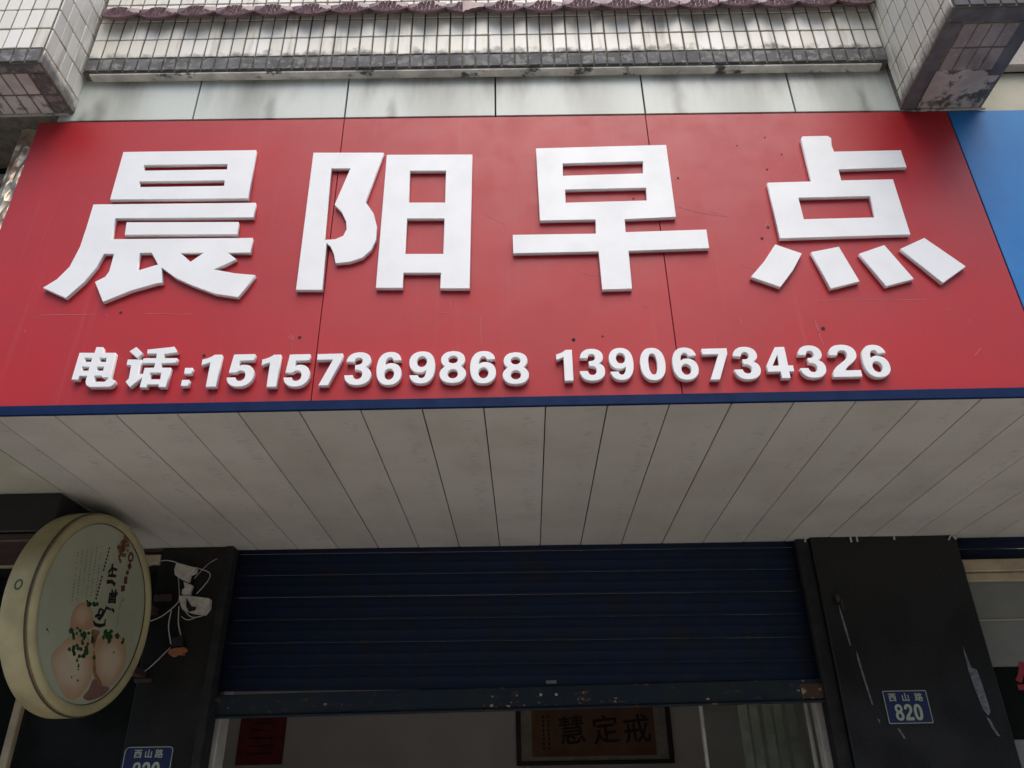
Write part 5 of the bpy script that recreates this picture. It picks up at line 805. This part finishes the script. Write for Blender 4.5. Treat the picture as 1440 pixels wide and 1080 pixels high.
    for i_ in range(n_ - 1): bmc.faces.new((v_[i_], v_[i_ + 1], v_[-2 - i_], v_[-1 - i_]))
bmesh.ops.recalc_face_normals(bmc, faces=bmc.faces)
me = bpy.data.meshes.new('small_writing'); bmc.to_mesh(me); bmc.free(); o = link('small_writing', me, greyp); place(o)
o['kind'] = 'stuff'
bmc = bmesh.new()
for p_ in [[(0.152, 0.0923), (0.1658, -0.0366), (0.1634, -0.0368), (0.1496, 0.0921)], [(0.1724, 0.0885), (0.1677, 0.0769), (0.1603, 0.0799), (0.165, 0.0915)]]:
    n_ = len(p_) // 2; v_ = [bmc.verts.new((a_, -0.0036, b_)) for a_, b_ in p_]
    for i_ in range(n_ - 1): bmc.faces.new((v_[i_], v_[i_ + 1], v_[-2 - i_], v_[-1 - i_]))
bmesh.ops.recalc_face_normals(bmc, faces=bmc.faces)
me = bpy.data.meshes.new('thin_line'); bmc.to_mesh(me); bmc.free(); o = link('thin_line', me, greyp); place(o)
o = link('maker_mark', outline_mesh('maker_mark', [ell(0, 0, .016, .020, 24), ell(0, 0, .010, .014, 20)], .001, .0002), greenp); o.parent = LB
a_ = math.asin(0.0144 / .398)
o.matrix_basis = Matrix.Rotation(psi, 4, 'Z') @ Matrix.Rotation(R(90), 4, 'Z') @ Matrix.Translation((-.3985 * math.cos(a_), .055, 0.0144)) @ Matrix.Rotation(a_, 4, 'Y') @ Matrix.Rotation(R(-90), 4, 'Z')
# suspension bracket and little maker's mark on the drum
bk = box('bracket', -1.70, -1.66, 1.30, 1.474, 2.38, 2.41, MAT['brown'], LB, .003)
bk2 = box('bracket', -1.70, -1.66, 1.30, 1.474, 2.10, 2.13, MAT['brown'], LB, .003)

# ------------------------------------------------------------------ broken junction box and wires on the left pillar
jb = thing('junction_box', 'broken white plastic junction box hanging by wires on the left pillar', 'junction box', (-1.52, 1.45, 2.5))
def blob(name, pts, y0, y1, m, parent, bev=.0015): return quad_prism(name, pts, y0, y1, m, parent, bev)
blob('cover', [(-1.5935, 2.6155), (-1.4979, 2.5879), (-1.5002, 2.5669), (-1.5227, 2.5583), (-1.5252, 2.5225), (-1.564, 2.5382), (-1.5915, 2.5567), (-1.5985, 2.584)], 1.415, 1.455, MAT['white_plastic'], jb)
blob('hinge', [(-1.5476, 2.5255), (-1.5023, 2.5067), (-1.5065, 2.4801), (-1.5033, 2.4623), (-1.5457, 2.4661), (-1.5465, 2.4868), (-1.5361, 2.4955)], 1.425, 1.45, MAT['white_plastic'], jb)
blob('base', [(-1.5582, 2.4588), (-1.5288, 2.4611), (-1.4313, 2.4474), (-1.4117, 2.4441), (-1.4085, 2.4003), (-1.4273, 2.3719), (-1.4844, 2.3787), (-1.5155, 2.388), (-1.5314, 2.3941), (-1.5492, 2.4264)], 1.43, 1.47, MAT['white_plastic'], jb)
blob('base_hollow', [(-1.519, 2.4482), (-1.4879, 2.4068), (-1.4637, 2.4034), (-1.467, 2.3891), (-1.495, 2.381), (-1.5145, 2.4074)], 1.426, 1.429, MAT['black'], jb)
blob('terminal', [(-1.566, 2.2705), (-1.5178, 2.278), (-1.5073, 2.2302), (-1.558, 2.2284)], 1.45, 1.473, MAT['dark_box'], jb)
blob('orange_wad', [(-1.5646, 2.1991), (-1.5631, 2.2157), (-1.5299, 2.2234), (-1.4926, 2.2254), (-1.4843, 2.2114), (-1.4973, 2.2034), (-1.4964, 2.1924), (-1.5247, 2.1956), (-1.5457, 2.185)], 1.44, 1.473, MAT['orange'], jb)
blob('old_bracket', [(-1.6969, 2.4764), (-1.6128, 2.4777), (-1.6066, 2.445), (-1.6903, 2.4437)], 1.468, 1.4745, MAT['brown'], jb)
blob('old_bracket', [(-1.7123, 2.0971), (-1.6317, 2.0956), (-1.6295, 2.0794), (-1.7082, 2.0782)], 1.468, 1.4745, MAT['brown'], jb)
tube('wire', [(-1.7559, 1.43, 2.5792), (-1.736, 1.43, 2.6), (-1.7044, 1.43, 2.6238), (-1.6573, 1.43, 2.632), (-1.6197, 1.43, 2.6263), (-1.5934, 1.43, 2.6153)], 0.0024, MAT['wire'], jb)
tube('wire', [(-1.5086, 1.44, 2.5949), (-1.4578, 1.44, 2.5817), (-1.4268, 1.44, 2.5629), (-1.4319, 1.44, 2.5359), (-1.4554, 1.44, 2.4975), (-1.4803, 1.44, 2.4684)], 0.0024, MAT['wire'], jb)
tube('wire', [(-1.5867, 1.45, 2.5537), (-1.5764, 1.45, 2.5144), (-1.5623, 1.45, 2.4547), (-1.5639, 1.45, 2.4312), (-1.5961, 1.45, 2.3968), (-1.6368, 1.45, 2.3629), (-1.6921, 1.45, 2.3439), (-1.7151, 1.45, 2.3415)], 0.0024, MAT['wire'], jb)
tube('wire', [(-1.5901, 1.45, 2.3967), (-1.5939, 1.45, 2.3391), (-1.5821, 1.45, 2.2934), (-1.5636, 1.45, 2.2424)], 0.0026, MAT['wire'], jb)
tube('wire', [(-1.5576, 1.45, 2.4135), (-1.5509, 1.45, 2.3612), (-1.5444, 1.45, 2.3267), (-1.5242, 1.45, 2.281)], 0.0026, MAT['wire'], jb)
tube('wire', [(-1.5633, 1.45, 2.2257), (-1.587, 1.45, 2.1985), (-1.6199, 1.45, 2.1606), (-1.6583, 1.45, 2.1233), (-1.6951, 1.45, 2.1077), (-1.7341, 1.45, 2.1031)], 0.0024, MAT['wire'], jb)
tube('wire', [(-1.5107, 1.42, 2.3829), (-1.4889, 1.42, 2.3595), (-1.4584, 1.42, 2.3532), (-1.4134, 1.42, 2.3637), (-1.4055, 1.42, 2.3865)], 0.0022, MAT['wire'], jb)
tube('wire', [(-1.5285, 1.43, 2.3624), (-1.5076, 1.43, 2.3448), (-1.4787, 1.43, 2.3471), (-1.4626, 1.43, 2.3554)], 0.0018, MAT['wire'], jb)
tube('wire', [(-1.417, 1.46, 2.6416), (-1.437, 1.46, 2.6327), (-1.4692, 1.46, 2.6057), (-1.5135, 1.46, 2.5457)], 0.0016, MAT['wire'], jb)

fb_ = thing('apartment_building', 'plain pale apartment block across the road, only mirrored dimly in shop glass', 'building', (0, -20, 0))
box('wall', -45, 45, -30, -20, 0, 11.0, MAT['block'], fb_, .05)
wmesh = boxmesh('window', 1.7, .08, 1.5); wmesh.materials.append(MAT['glass_dark'])
for i in range(22):
    for j in range(3): link('window', wmesh, None, fb_, (-42 + i * 4, -19.97, 2.2 + 3.1 * j))

# ------------------------------------------------------------------ street trees across the road (seen only in reflections)
bm = bmesh.new(); rg = random.Random(11)
cl_ = [(Vector((rg.gauss(0, 1.0), rg.gauss(0, 1.0), rg.gauss(0, .9))), rg.uniform(.5, .95)) for _ in range(26)]
for _ in range(3800):
    c_, r_ = rg.choice(cl_); d = Vector((rg.gauss(0, 1), rg.gauss(0, 1), rg.gauss(0, 1))); d.normalize()
    p = c_ + d * r_ * rg.uniform(.5, 1.0); s_ = rg.uniform(.09, .17)
    a = Vector((rg.gauss(0, 1), rg.gauss(0, 1), rg.gauss(0, .6))); a.normalize(); b = a.cross(d); 
    if b.length < .05: continue
    b.normalize()
    bm.faces.new([bm.verts.new(p + a * s_ * i + b * s_ * .5 * j) for i, j in ((-1, 0), (0, -1), (1, 0), (0, 1))])
crown = bpy.data.meshes.new('crown'); bm.to_mesh(crown); bm.free(); crown.materials.append(MAT['leaf'])
bm = bmesh.new()
def limb(a, b, ra, rb):
    d = b - a; q_ = d.to_track_quat('Z', 'Y').to_matrix().to_4x4()
    bmesh.ops.create_cone(bm, cap_ends=True, segments=9, radius1=ra, radius2=rb, depth=d.length, matrix=Matrix.Translation((a + b) / 2) @ q_)
limb(Vector((0, 0, 0)), Vector((.05, 0, 2.6)), .15, .10)
for e in ((.7, .3, 4.2), (-.6, .4, 4.3), (.1, -.7, 4.4), (0, .2, 4.8)): limb(Vector((.05, 0, 2.5)), Vector(e), .085, .03)
trunk = bpy.data.meshes.new('trunk'); bm.to_mesh(trunk); bm.free(); trunk.materials.append(MAT['bark'])
for i, (x, y, s_) in enumerate(TREES):
    t = thing('street_tree', 'leafy street tree across the road, mirrored dimly in the shop glass', 'tree', (x, y, 0), 'street trees across the road')
    link('trunk', trunk, None, t, (x, y, 0), (0, 0, i * 1.3)).scale = (s_, s_, s_)
    link('crown', crown, None, t, (x, y, 3.7 * s_), (0, 0, i * 2.1)).scale = (s_, s_, s_)
